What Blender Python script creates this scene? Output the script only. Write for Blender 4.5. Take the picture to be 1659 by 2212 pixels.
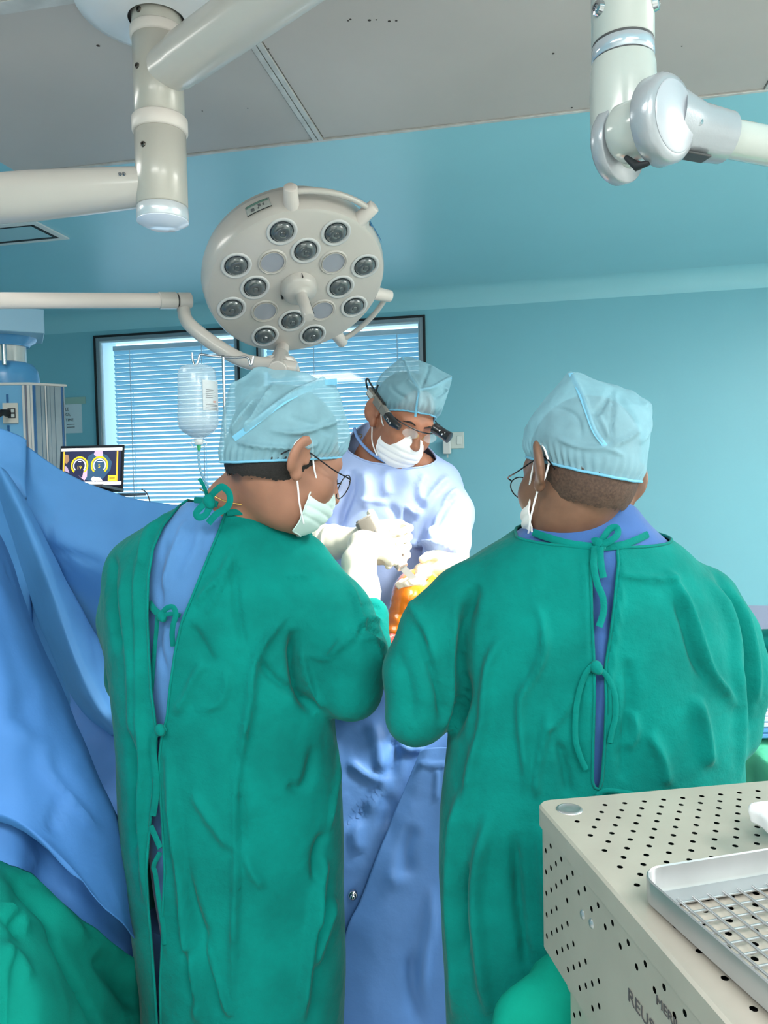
import bpy, bmesh, math, random
import numpy as np
from mathutils import Vector, Matrix
random.seed(7)
for o in list(bpy.data.objects): bpy.data.objects.remove(o, do_unlink=True)
SC = bpy.context.scene
COL = SC.collection
PI = math.pi

# ------------------------------------------------------------------ camera
W_PX, H_PX, F_PX = 1659, 2212, 1660.0
CX, CY = W_PX / 2, H_PX / 2
CAM = np.array([0.0, 0.0, 1.5])
_al = math.atan(61 / F_PX); _ro = 0.02
_u0 = np.array([0, math.sin(_al), math.cos(_al)]); _r0 = np.array([1.0, 0, 0])
FWD = np.array([0, math.cos(_al), -math.sin(_al)])
RGT = math.cos(_ro) * _r0 - math.sin(_ro) * _u0
UPV = math.sin(_ro) * _r0 + math.cos(_ro) * _u0
cd = bpy.data.cameras.new('camera'); cam = bpy.data.objects.new('camera', cd); COL.objects.link(cam)
cd.sensor_fit = 'VERTICAL'; cd.sensor_height = 36.0; cd.lens = 36.0 * F_PX / H_PX
cd.clip_start = 0.02; cd.clip_end = 100
cam.matrix_world = Matrix(((RGT[0], UPV[0], -FWD[0], CAM[0]), (RGT[1], UPV[1], -FWD[1], CAM[1]),
                           (RGT[2], UPV[2], -FWD[2], CAM[2]), (0, 0, 0, 1)))
SC.camera = cam

# ------------------------------------------------------------------ world, lights, exposure
SC.view_settings.view_transform = 'Standard'; SC.view_settings.look = 'None'
SC.view_settings.gamma = 1.0; SC.view_settings.use_curve_mapping = False
SC.view_settings.exposure = 0.28
wd = bpy.data.worlds.new('daylight'); SC.world = wd; wd.use_nodes = True
bgn = wd.node_tree.nodes['Background']; bgn.inputs['Color'].default_value = (0.80, 0.92, 1.0, 1); bgn.inputs['Strength'].default_value = 2.2

CEIL_Z = 2.57
TH = math.radians(11.5)                       # the room is turned against the camera
TDIR = np.array([math.cos(TH), -math.sin(TH), 0.0])   # along the back wall, to the right
NDIR = np.array([math.sin(TH), math.cos(TH), 0.0])    # towards the back wall
WALL0 = np.array([0.0, 4.4, 0.0])

def area(name, loc, sx, sy, power, col=(1, 1, 1), aim=None, spread=PI):
    l = bpy.data.lights.new(name, 'AREA'); l.shape = 'RECTANGLE'; l.size = sx; l.size_y = sy
    l.energy = power; l.color = col; l.spread = spread
    o = bpy.data.objects.new(name, l); COL.objects.link(o); o.location = loc
    if aim is None:
        o.rotation_euler = (0, 0, -TH)
    else:
        o.rotation_euler = (Vector(aim) - Vector(loc)).to_track_quat('-Z', 'Y').to_euler()
    return o
LIGHT_PANELS = []                               # ceiling luminaires (s along wall, n from camera), built below
def room(s, n, z=0.0):
    p = TDIR * s + NDIR * n; return np.array([p[0], p[1], z])
for s, n, w, h, e in ((-0.75, -0.55, 1.15, 0.58, 40), (0.95, -0.55, 1.15, 0.58, 40), (-1.98, 1.45, 0.58, 0.58, 7), (2.3, 1.5, 0.58, 1.15, 95), (0.9, -1.75, 1.15, 0.58, 30)):
    LIGHT_PANELS.append((s, n, w, h))
    p = room(s, n, CEIL_Z - 0.045)
    area('ceiling_panel_lamp', p, w, h, e, (1.0, 0.985, 0.95))
# second operating lamp (its head hangs just right of the frame) lights the wound
sp = bpy.data.lights.new('operating_lamp_beam', 'SPOT'); sp.energy = 430; sp.spot_size = math.radians(29); sp.spot_blend = 1.0
sp.shadow_soft_size = 0.16; sp.color = (1.0, 0.96, 0.88)
spo = bpy.data.objects.new('operating_lamp_beam', sp); COL.objects.link(spo)
SPOT_LOC = Vector((0.94, 1.46, 2.42)); SPOT_AIM = Vector((0.02, 1.79, 1.27))
spo.location = SPOT_LOC; spo.rotation_euler = (SPOT_AIM - SPOT_LOC).to_track_quat('-Z', 'Y').to_euler()

# ------------------------------------------------------------------ projection helpers
def P(px, py, d):
    return CAM + FWD * d + RGT * ((px - CX) / F_PX * d) - UPV * ((py - CY) / F_PX * d)
def ray(px, py):
    v = FWD + RGT * ((px - CX) / F_PX) - UPV * ((py - CY) / F_PX); return v
def on_wall(px, py, off=0.0):
    r = ray(px, py); t = (np.dot(WALL0, NDIR) - off - np.dot(CAM, NDIR)) / np.dot(r, NDIR); return CAM + r * t
def on_z(px, py, z):
    r = ray(px, py); t = (z - CAM[2]) / r[2]; return CAM + r * t
def proj(V):
    q = np.asarray(V) - CAM; d = q @ FWD
    return CX + F_PX * (q @ RGT) / d, CY - F_PX * (q @ UPV) / d, d
def sn(p): return float(np.dot(p, TDIR)), float(np.dot(p, NDIR))

# ------------------------------------------------------------------ materials
def lin(c):
    c = c / 255.0
    return c / 12.92 if c <= 0.04045 else ((c + 0.055) / 1.055) ** 2.4
def rgb(r, g, b): return (lin(r), lin(g), lin(b), 1.0)
MATS = {}
def mat(name, col, rough=0.5, metal=0.0, bump=None, var=None, translucent=0.0, sheen=0.0, coat=0.0, emit=0.0,
        transmission=0.0, ior=1.45, alpha=1.0, spec=0.5, sss=0.0):
    if name in MATS: return MATS[name]
    m = bpy.data.materials.new(name); m.use_nodes = True; MATS[name] = m
    nt = m.node_tree; b = nt.nodes['Principled BSDF']; out = nt.nodes['Material Output']
    c = rgb(*col)
    b.inputs['Base Color'].default_value = c; b.inputs['Roughness'].default_value = rough; b.inputs['Metallic'].default_value = metal
    b.inputs['Specular IOR Level'].default_value = spec
    b.inputs['IOR'].default_value = ior
    if sheen: b.inputs['Sheen Weight'].default_value = sheen; b.inputs['Sheen Roughness'].default_value = 0.4
    if coat: b.inputs['Coat Weight'].default_value = coat; b.inputs['Coat Roughness'].default_value = 0.15
    if transmission: b.inputs['Transmission Weight'].default_value = transmission
    if alpha < 1: b.inputs['Alpha'].default_value = alpha
    if sss:
        b.inputs['Subsurface Weight'].default_value = sss; b.inputs['Subsurface Radius'].default_value = (0.012, 0.005, 0.003); b.inputs['Subsurface Scale'].default_value = 0.6
    if emit: b.inputs['Emission Color'].default_value = c; b.inputs['Emission Strength'].default_value = emit
    tc = None
    def coords():
        nonlocal tc
        if tc is None: tc = nt.nodes.new('ShaderNodeTexCoord')
        return tc.outputs['Object']
    colsock = None
    if var:
        n = nt.nodes.new('ShaderNodeTexNoise'); n.inputs['Scale'].default_value = var[0]; n.inputs['Detail'].default_value = 4
        nt.links.new(coords(), n.inputs['Vector'])
        r = nt.nodes.new('ShaderNodeValToRGB')
        a = var[1]
        lo = tuple(x * (1 - a) for x in c[:3]) + (1,); hi = tuple(min(1, x * (1 + a)) for x in c[:3]) + (1,)
        r.color_ramp.elements[0].position = 0.32; r.color_ramp.elements[1].position = 0.68
        r.color_ramp.elements[0].color = lo; r.color_ramp.elements[1].color = hi
        nt.links.new(n.outputs['Fac'], r.inputs['Fac']); nt.links.new(r.outputs['Color'], b.inputs['Base Color']); colsock = r.outputs['Color']
    nrm = None
    if bump:
        prev = None
        for sc, st, di in (bump if isinstance(bump[0], tuple) else (bump,)):
            n = nt.nodes.new('ShaderNodeTexNoise'); n.inputs['Scale'].default_value = sc; n.inputs['Detail'].default_value = 3
            nt.links.new(coords(), n.inputs['Vector'])
            bp = nt.nodes.new('ShaderNodeBump'); bp.inputs['Strength'].default_value = st; bp.inputs['Distance'].default_value = di
            nt.links.new(n.outputs['Fac'], bp.inputs['Height'])
            if prev: nt.links.new(prev.outputs['Normal'], bp.inputs['Normal'])
            prev = bp
        nrm = prev.outputs['Normal']; nt.links.new(nrm, b.inputs['Normal'])
    if translucent:
        t = nt.nodes.new('ShaderNodeBsdfTranslucent'); t.inputs['Color'].default_value = c
        if colsock: nt.links.new(colsock, t.inputs['Color'])
        mx = nt.nodes.new('ShaderNodeMixShader'); mx.inputs['Fac'].default_value = translucent
        nt.links.new(b.outputs['BSDF'], mx.inputs[1]); nt.links.new(t.outputs['BSDF'], mx.inputs[2]); nt.links.new(mx.outputs['Shader'], out.inputs['Surface'])
    return m

# ------------------------------------------------------------------ objects
def tag(o, label=None, cat=None, group=None, kind=None):
    if label: o['label'] = label
    if cat: o['category'] = cat
    if group: o['group'] = group
    if kind: o['kind'] = kind
    return o
WORLD_T = {}
def thing(name, loc, label, cat, group=None, kind=None):
    o = bpy.data.objects.new(name, None); COL.objects.link(o); o.location = Vector(loc); o.empty_display_size = 0.05
    WORLD_T[o.name] = Vector(loc)
    return tag(o, label, cat, group, kind)
def link_mesh(name, me, parent=None, center=True):
    o = bpy.data.objects.new(name, me); COL.objects.link(o)
    c = Vector((0, 0, 0))
    if center and len(me.vertices):
        n = len(me.vertices); a = np.empty(n * 3, np.float32); me.vertices.foreach_get('co', a); a = a.reshape(-1, 3)
        lo, hi = a.min(0), a.max(0); cc = (lo + hi) / 2; cc[2] = lo[2]
        a = a - cc; me.vertices.foreach_set('co', a.ravel()); c = Vector([float(x) for x in cc]); me.update()
    o.location = c; WORLD_T[o.name] = c.copy()
    if parent is not None:
        o.parent = parent; o.matrix_parent_inverse = Matrix.Translation(-WORLD_T[parent.name])
    return o
def finish(me, material, smooth=40):
    if material: me.materials.append(material)
    if smooth:
        me.polygons.foreach_set('use_smooth', [True] * len(me.polygons))
        if smooth < 179: me.set_sharp_from_angle(angle=math.radians(smooth))
    me.update()

def V3(a): return Vector([float(x) for x in a])
def frame(z, x=None):
    z = V3(z).normalized()
    h = V3(x) if x is not None else (Vector((0, 0, 1)) if abs(z.z) < 0.9 else Vector((1, 0, 0)))
    xx = (h - z * h.dot(z)).normalized(); yy = z.cross(xx); return xx, yy, z

class MB:
    def __init__(s): s.v = []; s.f = []
    def add(s, vs, fs):
        b = len(s.v); s.v += [tuple(map(float, p)) for p in vs]; s.f += [tuple(i + b for i in f) for f in fs]; return s
    def box(s, c, ax, ay, az, sx, sy, sz):
        c, ax, ay, az = V3(c), V3(ax), V3(ay), V3(az); vs = []
        for k in (-.5, .5):
            for j in (-.5, .5):
                for i in (-.5, .5): vs.append(c + ax * (i * sx) + ay * (j * sy) + az * (k * sz))
        return s.add(vs, [(0, 2, 3, 1), (4, 5, 7, 6), (0, 1, 5, 4), (2, 6, 7, 3), (0, 4, 6, 2), (1, 3, 7, 5)])
    def abox(s, lo, hi):
        c = [(a + b) / 2 for a, b in zip(lo, hi)]; return s.box(c, (1, 0, 0), (0, 1, 0), (0, 0, 1), *[b - a for a, b in zip(lo, hi)])
    def tube(s, pts, r, n=16, caps=True, closed=False, flat=None):
        pts = [V3(p) for p in pts]; m = len(pts)
        rs = [r] * m if not hasattr(r, '__len__') else list(r)
        xx = None; rings = []; b = len(s.v)
        for i, p in enumerate(pts):
            if closed: t = pts[(i + 1) % m] - pts[i - 1]
            else: t = pts[min(i + 1, m - 1)] - pts[max(i - 1, 0)]
            if t.length < 1e-9: t = Vector((0, 0, 1))
            t.normalize()
            if xx is None: xx = frame(t)[0]
            xx = (xx - t * xx.dot(t)); xx = xx.normalized() if xx.length > 1e-6 else frame(t)[0]
            yy = t.cross(xx)
            for k in range(n):
                a = 2 * PI * k / n
                s.v.append(tuple(p + xx * (rs[i] * math.cos(a)) + yy * (rs[i] * math.sin(a))))
        for i in range(m if closed else m - 1):
            for k in range(n):
                a, bb = b + i * n, b + ((i + 1) % m) * n
                s.f.append((a + k, a + (k + 1) % n, bb + (k + 1) % n, bb + k))
        if caps and not closed:
            s.f.append(tuple(b + k for k in reversed(range(n)))); s.f.append(tuple(b + (m - 1) * n + k for k in range(n)))
        return s
    def cyl(s, a, bq, r1, r2=None, n=24, caps=True):
        return s.tube([a, bq], [r1, r1 if r2 is None else r2], n, caps)
    def lathe(s, o, z, prof, n=32, x=None, a0=0, a1=2 * PI):
        o = V3(o); xx, yy, zz = frame(z, x); b = len(s.v); full = abs(a1 - a0 - 2 * PI) < 1e-6; m = len(prof); cnt = n if full else n + 1
        for k in range(cnt):
            a = a0 + (a1 - a0) * k / n
            for r, h in prof: s.v.append(tuple(o + xx * (r * math.cos(a)) + yy * (r * math.sin(a)) + zz * h))
        for k in range(n):
            k2 = (k + 1) % cnt
            for i in range(m - 1): s.f.append((b + k * m + i, b + k2 * m + i, b + k2 * m + i + 1, b + k * m + i + 1))
        return s
    def prism(s, o, xx, yy, poly, depth):
        o, xx, yy = V3(o), V3(xx), V3(yy); zz = xx.cross(yy).normalized(); n = len(poly)
        vs = [o + xx * a + yy * b for a, b in poly] + [o + xx * a + yy * b + zz * depth for a, b in poly]
        fs = [tuple(reversed(range(n))), tuple(range(n, 2 * n))] + [(i, (i + 1) % n, n + (i + 1) % n, n + i) for i in range(n)]
        return s.add(vs, fs)
    def grid(s, G):
        nr, nc = len(G), len(G[0]); vs = [p for row in G for p in row]
        return s.add(vs, [(i * nc + j, i * nc + j + 1, (i + 1) * nc + j + 1, (i + 1) * nc + j) for i in range(nr - 1) for j in range(nc - 1)])
    def build(s, name, material, parent=None, smooth=40, bevel=0.0, solid=0.0, seg=2, center=True):
        me = bpy.data.meshes.new(name); me.from_pydata(s.v, [], s.f)
        bm = bmesh.new(); bm.from_mesh(me); bmesh.ops.remove_doubles(bm, verts=bm.verts, dist=1e-6); bmesh.ops.recalc_face_normals(bm, faces=bm.faces)
        bm.to_mesh(me); bm.free()
        finish(me, material, smooth)
        o = link_mesh(name, me, parent, center)
        if solid:
            md = o.modifiers.new('solid', 'SOLIDIFY'); md.thickness = solid; md.offset = 0
        if bevel:
            md = o.modifiers.new('bevel', 'BEVEL'); md.width = bevel; md.segments = seg; md.limit_method = 'ANGLE'; md.angle_limit = math.radians(35)
            md.harden_normals = False
        return o
def rounded_rect(w, h, r, n=5):
    pts = []
    for cx, cy, a in ((w / 2 - r, h / 2 - r, 0), (-w / 2 + r, h / 2 - r, PI / 2), (-w / 2 + r, -h / 2 + r, PI), (w / 2 - r, -h / 2 + r, 1.5 * PI)):
        for k in range(n + 1): t = a + PI / 2 * k / n; pts.append((cx + r * math.cos(t), cy + r * math.sin(t)))
    return pts
def smooth_path(pts, n=6, closed=False):
    pts = [np.asarray(p, float) for p in pts]; out = []; m = len(pts)
    for i in range(m if closed else m - 1):
        if closed: p0, p1, p2, p3 = pts[i - 1], pts[i], pts[(i + 1) % m], pts[(i + 2) % m]
        else: p0, p1, p2, p3 = pts[max(i - 1, 0)], pts[i], pts[i + 1], pts[min(i + 2, m - 1)]
        for k in range(n):
            t = k / n
            out.append(0.5 * ((2 * p1) + (-p0 + p2) * t + (2 * p0 - 5 * p1 + 4 * p2 - p3) * t * t + (-p0 + 3 * p1 - 3 * p2 + p3) * t ** 3))
    if not closed: out.append(pts[-1])
    return out
FONT = {}
def text_obj(name, s, size, o, xx, yy, material, parent=None, depth=0.0006, xs=1.0):
    cu = bpy.data.curves.new(name, 'FONT'); cu.body = s; cu.size = size; cu.extrude = depth; cu.resolution_u = 2
    t = bpy.data.objects.new(name, cu); COL.objects.link(t)
    dg = bpy.context.evaluated_depsgraph_get(); me = bpy.data.meshes.new_from_object(t.evaluated_get(dg))
    bpy.data.objects.remove(t, do_unlink=True); bpy.data.curves.remove(cu)
    xx, yy = V3(xx).normalized(), V3(yy).normalized(); zz = xx.cross(yy)
    M = Matrix(((xx.x * xs, yy.x, zz.x, o[0]), (xx.y * xs, yy.y, zz.y, o[1]), (xx.z * xs, yy.z, zz.z, o[2]), (0, 0, 0, 1)))
    me.transform(M); me.materials.clear(); finish(me, material, 0)
    return link_mesh(name, me, parent)
# ------------------------------------------------------------------ setting: walls, ceiling, floor
m_wall = mat('wall_blue_paint', (126, 190, 206), 0.42, var=(1.3, 0.03), bump=((60, 0.05, 0.002),))
m_ceil = mat('ceiling_blue_paint', (150, 210, 224), 0.38, var=(1.1, 0.03), bump=((60, 0.04, 0.002),))
m_dado = mat('dado_grey_paint', (150, 160, 188), 0.45, var=(2, 0.03))
m_floor = mat('floor_vinyl', (190, 192, 188), 0.35, var=(4, 0.08))
m_gpanel = mat('ceiling_panel_grey', (186, 178, 174), 0.45, var=(2.0, 0.05), bump=((25, 0.03, 0.002),))
m_alu = mat('brushed_aluminium', (186, 188, 190), 0.32, 0.85, var=(30, 0.06))
m_alu_strip = mat('aluminium_strip', (200, 198, 196), 0.5, 0.2, var=(18, 0.12))
m_black = mat('black_gasket', (28, 32, 36), 0.6)
m_darkgrey = mat('dark_grey_plastic', (60, 62, 64), 0.5)
WZ = np.array([0, 0, 1.0])
def wall_box(name, s0, s1, z0, z1, n0, n1, material, parent=None, bevel=0.0, **k):
    mb = MB(); c = room((s0 + s1) / 2, (n0 + n1) / 2, (z0 + z1) / 2)
    mb.box(c, TDIR, NDIR, WZ, s1 - s0, n1 - n0, z1 - z0); return mb.build(name, material, parent, bevel=bevel, **k)
NW = float(np.dot(WALL0, NDIR)); S0, S1, N0 = -3.7, 2.9, -2.4
tl = on_wall(208, 729); tr = on_wall(914, 687)
ws0, ws1 = sn(tl)[0], sn(tr)[0]; wz1 = (tl[2] + tr[2]) / 2; wz0 = 0.86
ms0, ms1 = sn(on_wall(516, 760))[0], sn(on_wall(557, 760))[0]
dado_z = float(on_wall(1630, 1308)[2])
wall = MB()
T = 0.22
def wseg(mb, s0, s1, z0, z1): mb.box(room((s0 + s1) / 2, NW + T / 2, (z0 + z1) / 2), TDIR, NDIR, WZ, s1 - s0, T, z1 - z0)
for s0, s1, z0, z1 in ((S0, ws0, 0, CEIL_Z), (ws1, S1, dado_z, CEIL_Z), (ws0, ws1, wz1, CEIL_Z), (ws0, ws1, 0, wz0), (ws1, S1, 0, dado_z)):
    pass
wseg(wall, S0, ws0, 0, CEIL_Z); wseg(wall, ws1, S1, dado_z, CEIL_Z); wseg(wall, ws0, ws1, wz1, CEIL_Z); wseg(wall, ws0, ws1, 0, wz0); wseg(wall, ms0, ms1, wz0, wz1)
wb = wall.build('wall_back', m_wall, smooth=0); tag(wb, kind='structure')
tag(wall_box('trim_1', ws1, S1, 0, dado_z, NW + 0.0, NW + T, m_dado), kind='structure')
tag(wall_box('wall_left', S0 - 0.12, S0, 0, CEIL_Z, N0, NW + T, m_wall), kind='structure')
m_tile = mat('wall_cream_paint', (226, 226, 220), .5)
tag(wall_box('wall_right', S1, S1 + 0.12, 0, CEIL_Z, N0, NW + T, m_tile), kind='structure')
tag(wall_box('wall_rear', S0, S1, 0, CEIL_Z, N0 - 0.12, N0, m_tile), kind='structure')
tag(wall_box('floor', S0 - .12, S1 + .12, -0.1, 0, N0 - .12, NW + T, m_floor), kind='structure')
ceil = tag(wall_box('ceiling', S0 - .12, S1 + .12, CEIL_Z, CEIL_Z + 0.1, N0 - .12, NW + T, m_ceil), kind='structure')
# coving between back wall and ceiling
cv = MB(); R = 0.10; G = []
for k in range(9):
    a = PI / 2 * k / 8; n = NW - R + R * math.sin(a); z = CEIL_Z - R + R * math.cos(a)
    G.append([room(S0, n, z), room(S1, n, z)])
cv.grid(G); tag(cv.build('trim_2', m_ceil, smooth=80), kind='structure')

# grey ceiling panels with aluminium strips
pa, pb = on_z(400, 337, CEIL_Z - 0.03), on_z(1652, 190, CEIL_Z - 0.03)
pn1 = (sn(pa)[1] + sn(pb)[1]) / 2; ps1 = sn(pb)[0]
sa, sb = on_z(532, 129, CEIL_Z - 0.03), on_z(690, 300, CEIL_Z - 0.03)
ss = (sn(sa)[0] + sn(sb)[0]) / 2 + 0.02
pn0 = 0.55; ps0 = -1.665; sw = 0.03
cn = sn(on_z(40, 12, CEIL_Z - 0.03))[1]
z0, z1 = CEIL_Z - 0.028, CEIL_Z - 0.001
for a, b, n0, n1 in ((ps0, ss - sw / 2 - .002, cn + .02, pn1), (ss + sw / 2 + .002, ps1, cn + .02, pn1), (ps0, ss - sw / 2 - .002, pn0, cn - .02), (ss + sw / 2 + .002, ps1, pn0, cn - .02)):
    wall_box('panel', a, b, z0, z1, n0, n1, m_gpanel, ceil, bevel=0.003)
for d in (-1, 1):
    wall_box('joint_strip', ss + d * 0.0085 - 0.0072, ss + d * 0.0085 + 0.0072, z0 - 0.004, z0 + 0.004, pn0, pn1 + 0.004, m_alu_strip, ceil, bevel=0.001)
wall_box('joint_backing', ss - sw / 2, ss + sw / 2, z0 + 0.005, z1, pn0, pn1, m_darkgrey, ceil)
wall_box('joint_strip', ps0, ps1, z0 - 0.003, z0 + 0.01, cn - 0.02, cn + 0.02, m_alu_strip, ceil, bevel=0.001)
wall_box('edge_trim', ps0, ps1 + 0.012, z0 - 0.004, z1, pn1 + 0.001, pn1 + 0.013, m_alu_strip, ceil, bevel=0.001)
wall_box('edge_trim', ps1 + 0.001, ps1 + 0.013, z0 - 0.004, z1, pn0, pn1, m_alu_strip, ceil, bevel=0.001)
m_speck = mat('ceiling_specks', (60, 52, 50), 0.8)
for px, py in ((757, 42), (752, 45), (798, 44), (813, 43), (841, 46), (856, 45), (580, 106), (1195, 116), (1473, 100), (1445, 157), (535, 234), (437, 240), (1235, 233), (212, 99)):
    q = on_z(px, py, z0 - 0.0006); w = random.uniform(.002, .005)
    mb = MB(); mb.lathe(q, (0, 0, 1), [(0, 0), (w, 0.0), (w * .8, 0.0006), (0, 0.0006)], 8); mb.build('speck', m_speck, ceil)
# access hatch in the blue ceiling
h1 = on_z(150, 514, CEIL_Z); h2 = on_z(52, 478, CEIL_Z)
hs, hn0 = sn(h1)[0], sn(h1)[1]; hn1 = hn0 + 0.42
hn0, hn1 = sn(h2)[1], sn(h1)[1]
hn0, hn1 = min(hn0, hn1), max(hn0, hn1)
hat = thing('ceiling_hatch', room(hs - .3, (hn0 + hn1) / 2, CEIL_Z), 'square pale access hatch with black and white edging set into the blue ceiling', 'hatch')
wall_box('panel', hs - .62, hs - .045, CEIL_Z - .006, CEIL_Z - .0005, hn0 + .04, hn1 - .045, mat('hatch_panel', (165, 205, 214), .4), hat)
m_wtrim = mat('white_trim', (228, 230, 228), .4)
for s0, s1, n0, n1, mm, zz in ((hs - .045, hs - .03, hn0 + .04, hn1 - .03, m_black, .008), (hs - .62, hs - .045, hn1 - .045, hn1 - .03, m_black, .008), (hs - .03, hs, hn0, hn1, m_wtrim, .006), (hs - .62, hs - .03, hn1 - .03, hn1, m_wtrim, .006), (hs - .62, hs - .03, hn0, hn0 + .03, m_wtrim, .006), (hs - .62, hs - .045, hn0 + .03, hn0 + .04, m_black, .007)):
    wall_box('edging', s0, s1, CEIL_Z - zz, CEIL_Z - .0005, n0, n1, mm, hat)
# ceiling luminaires
m_glow = mat('luminaire_diffuser', (255, 252, 245), .5, emit=3.0)
for s, n, w, h in LIGHT_PANELS:
    t = thing('ceiling_light', room(s, n, CEIL_Z), 'flat white light panel flush with the ceiling, outside the grey panels', 'ceiling light', 'ceiling light panels')
    wall_box('frame', s - w / 2 - .02, s + w / 2 + .02, CEIL_Z - .030, CEIL_Z - .002, n - h / 2 - .02, n + h / 2 + .02, m_wtrim, t, bevel=.004)
    wall_box('diffuser', s - w / 2, s + w / 2, CEIL_Z - .036, CEIL_Z - .0305, n - h / 2, n + h / 2, m_glow, t)

# ------------------------------------------------------------------ window with venetian blinds
m_glass = mat('window_glass', (235, 245, 250), 0.02, transmission=1.0, ior=1.45)
m_frame = mat('window_aluminium', (150, 160, 168), 0.35, 0.6)
m_reveal = mat('window_reveal', (190, 220, 232), .5)
win = thing('window_1', room((ws0 + ws1) / 2, NW, wz0), 'wide aluminium window in two lights behind the gowned surgeon', 'window'); win['kind'] = 'structure'
del win['label'], win['category']
for a, b in ((ws0, ms0), (ms1, ws1)):
    fw = 0.022
    for s0, s1, q0, q1 in ((a, a + fw, wz0, wz1), (b - fw, b, wz0, wz1), (a + fw, b - fw, wz1 - fw, wz1), (a + fw, b - fw, wz0, wz0 + fw)):
        wall_box('window_frame', s0, s1, q0, q1, NW - 0.012, NW + 0.03, m_frame, win, bevel=.002)
    g = 0.008
    for s0, s1, q0, q1 in ((a + fw, a + fw + g, wz0 + fw, wz1 - fw), (b - fw - g, b - fw, wz0 + fw, wz1 - fw), (a + fw + g, b - fw - g, wz1 - fw - g, wz1 - fw), (a + fw + g, b - fw - g, wz0 + fw, wz0 + fw + g)):
        wall_box('gasket', s0, s1, q0, q1, NW - 0.004, NW + 0.02, m_reveal, win)
    wall_box('pane', a + fw + .001, b - fw - .001, wz0 + fw + .001, wz1 - fw - .001, NW + 0.008, NW + 0.012, m_glass, win)
for s0, s1, q0, q1 in ((ws0 - .012, ws0, wz0, wz1 + .012), (ws1, ws1 + .012, wz0, wz1 + .012), (ws0, ws1, wz1, wz1 + .012), (ms0 - .006, ms0 + .004, wz0, wz1), (ms1 - .004, ms1 + .006, wz0, wz1)):
    wall_box('seal', s0, s1, q0, q1, NW - 0.016, NW - 0.001 if s0 != ms0 - .006 else NW - .001, m_black, win)
m_slat = mat('blind_slat', (150, 204, 226), 0.35, translucent=0.25)
m_cord = mat('blind_cord', (235, 245, 250), 0.6, translucent=0.3)
pitch = 0.0265
for bi, (a, b, off) in enumerate(((ws0, ms0, .075), (ms1, ws1, .03))):
    bl = thing('venetian_blind', room((a + b) / 2, NW + .07, wz0), ('white horizontal slat blind behind the IV bottle and the laptop' if bi == 0 else 'white horizontal slat blind above the surgeon wearing the headlight'), 'blind', 'window blinds')
    sA, sB = a + off, b - .032
    wall_box('headrail', sA, sB, wz1 - .075, wz1 - .045, NW + .055, NW + .085, mat('blind_headrail', (225, 240, 246), .4), bl, bevel=.003)
    L = sB - sA; z = wz1 - .085; me = None; k = 0
    while z > wz0 + .05:
        tilt = math.radians(64 - 24 * min(1, max(0, (wz1 - z) / 0.75)))
        mb = MB(); G = []
        for j in range(5):
            u = (j / 4 - .5) * .026; c = 0.0022 * (1 - (2 * j / 4 - 1) ** 2)
            G.append([room((sA + sB) / 2 + e * L / 2, NW + .07 + u * math.cos(tilt) + c * math.sin(tilt), z - u * math.sin(tilt) + c * math.cos(tilt)) for e in (-1, 1)])
        mb.grid(G); mb.build('slat', m_slat, bl, smooth=80); z -= pitch; k += 1
    for f in ((.14, .72) if bi == 0 else (.32, .86)):
        sc = sA + L * f
        wall_box('ladder_cord', sc - .002, sc + .002, wz0 + .04, wz1 - .075, NW + .0535, NW + .0565, m_cord, bl)
        wall_box('ladder_cord', sc - .002, sc + .002, wz0 + .04, wz1 - .075, NW + .0835, NW + .0865, m_cord, bl)
    wall_box('bottom_rail', sA, sB, wz0 + .025, wz0 + .04, NW + .058, NW + .082, mat('blind_headrail', (0, 0, 0)), bl, bevel=.002)
for i, (a, b) in enumerate(((ws0, ms0), (ms1, ws1))):
    for s0, s1, q0, q1 in ((a, a + .004, wz0, wz1), (b - .004, b, wz0, wz1), (a, b, wz1 - .004, wz1), (a, b, wz0, wz0 + .004)):
        wall_box('reveal', s0, s1, q0, q1, NW + 0.031, NW + T - .005, m_reveal, win)

# ------------------------------------------------------------------ switch plate, charger, poster
m_swp = mat('switch_plastic', (206, 214, 210), .35)
c = on_wall(983, 952); s, n = sn(c)
sw_ = thing('wall_switch', room(s, NW, c[2] - .05), 'white wall socket plate with a rocker switch, right of the window', 'switch')
wall_box('plate', s - .058, s + .052, c[2] - .044, c[2] + .048, NW - .012, NW - .0005, m_swp, sw_, bevel=.004)
wall_box('rocker', s + .010, s + .038, c[2] - .022, c[2] + .026, NW - .0165, NW - .0122, mat('switch_rocker', (220, 226, 222), .3), sw_, bevel=.002)
for q in (-.03, -.044):
    wall_box('socket_hole', s + q - .004, s + q + .004, c[2] - .004, c[2] + .004, NW - .0128, NW - .0121, m_black, sw_)
c2 = on_wall(968, 965); s2 = sn(c2)[0]
chg = thing('phone_charger', room(s2, NW - .03, c2[2] - .045), 'small white plug-in charger hanging from the wall socket', 'charger')
wall_box('body', s2 - .024, s2 + .02, c2[2] - .042, c2[2] + .034, NW - .058, NW - .014, mat('charger_white', (222, 222, 220), .35), chg, bevel=.006, seg=3)
wall_box('cable_stub', s2 - .004, s2 + .004, c2[2] - .062, c2[2] - .0425, NW - .04, NW - .032, mat('charger_cable', (190, 195, 195), .5), chg)
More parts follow.
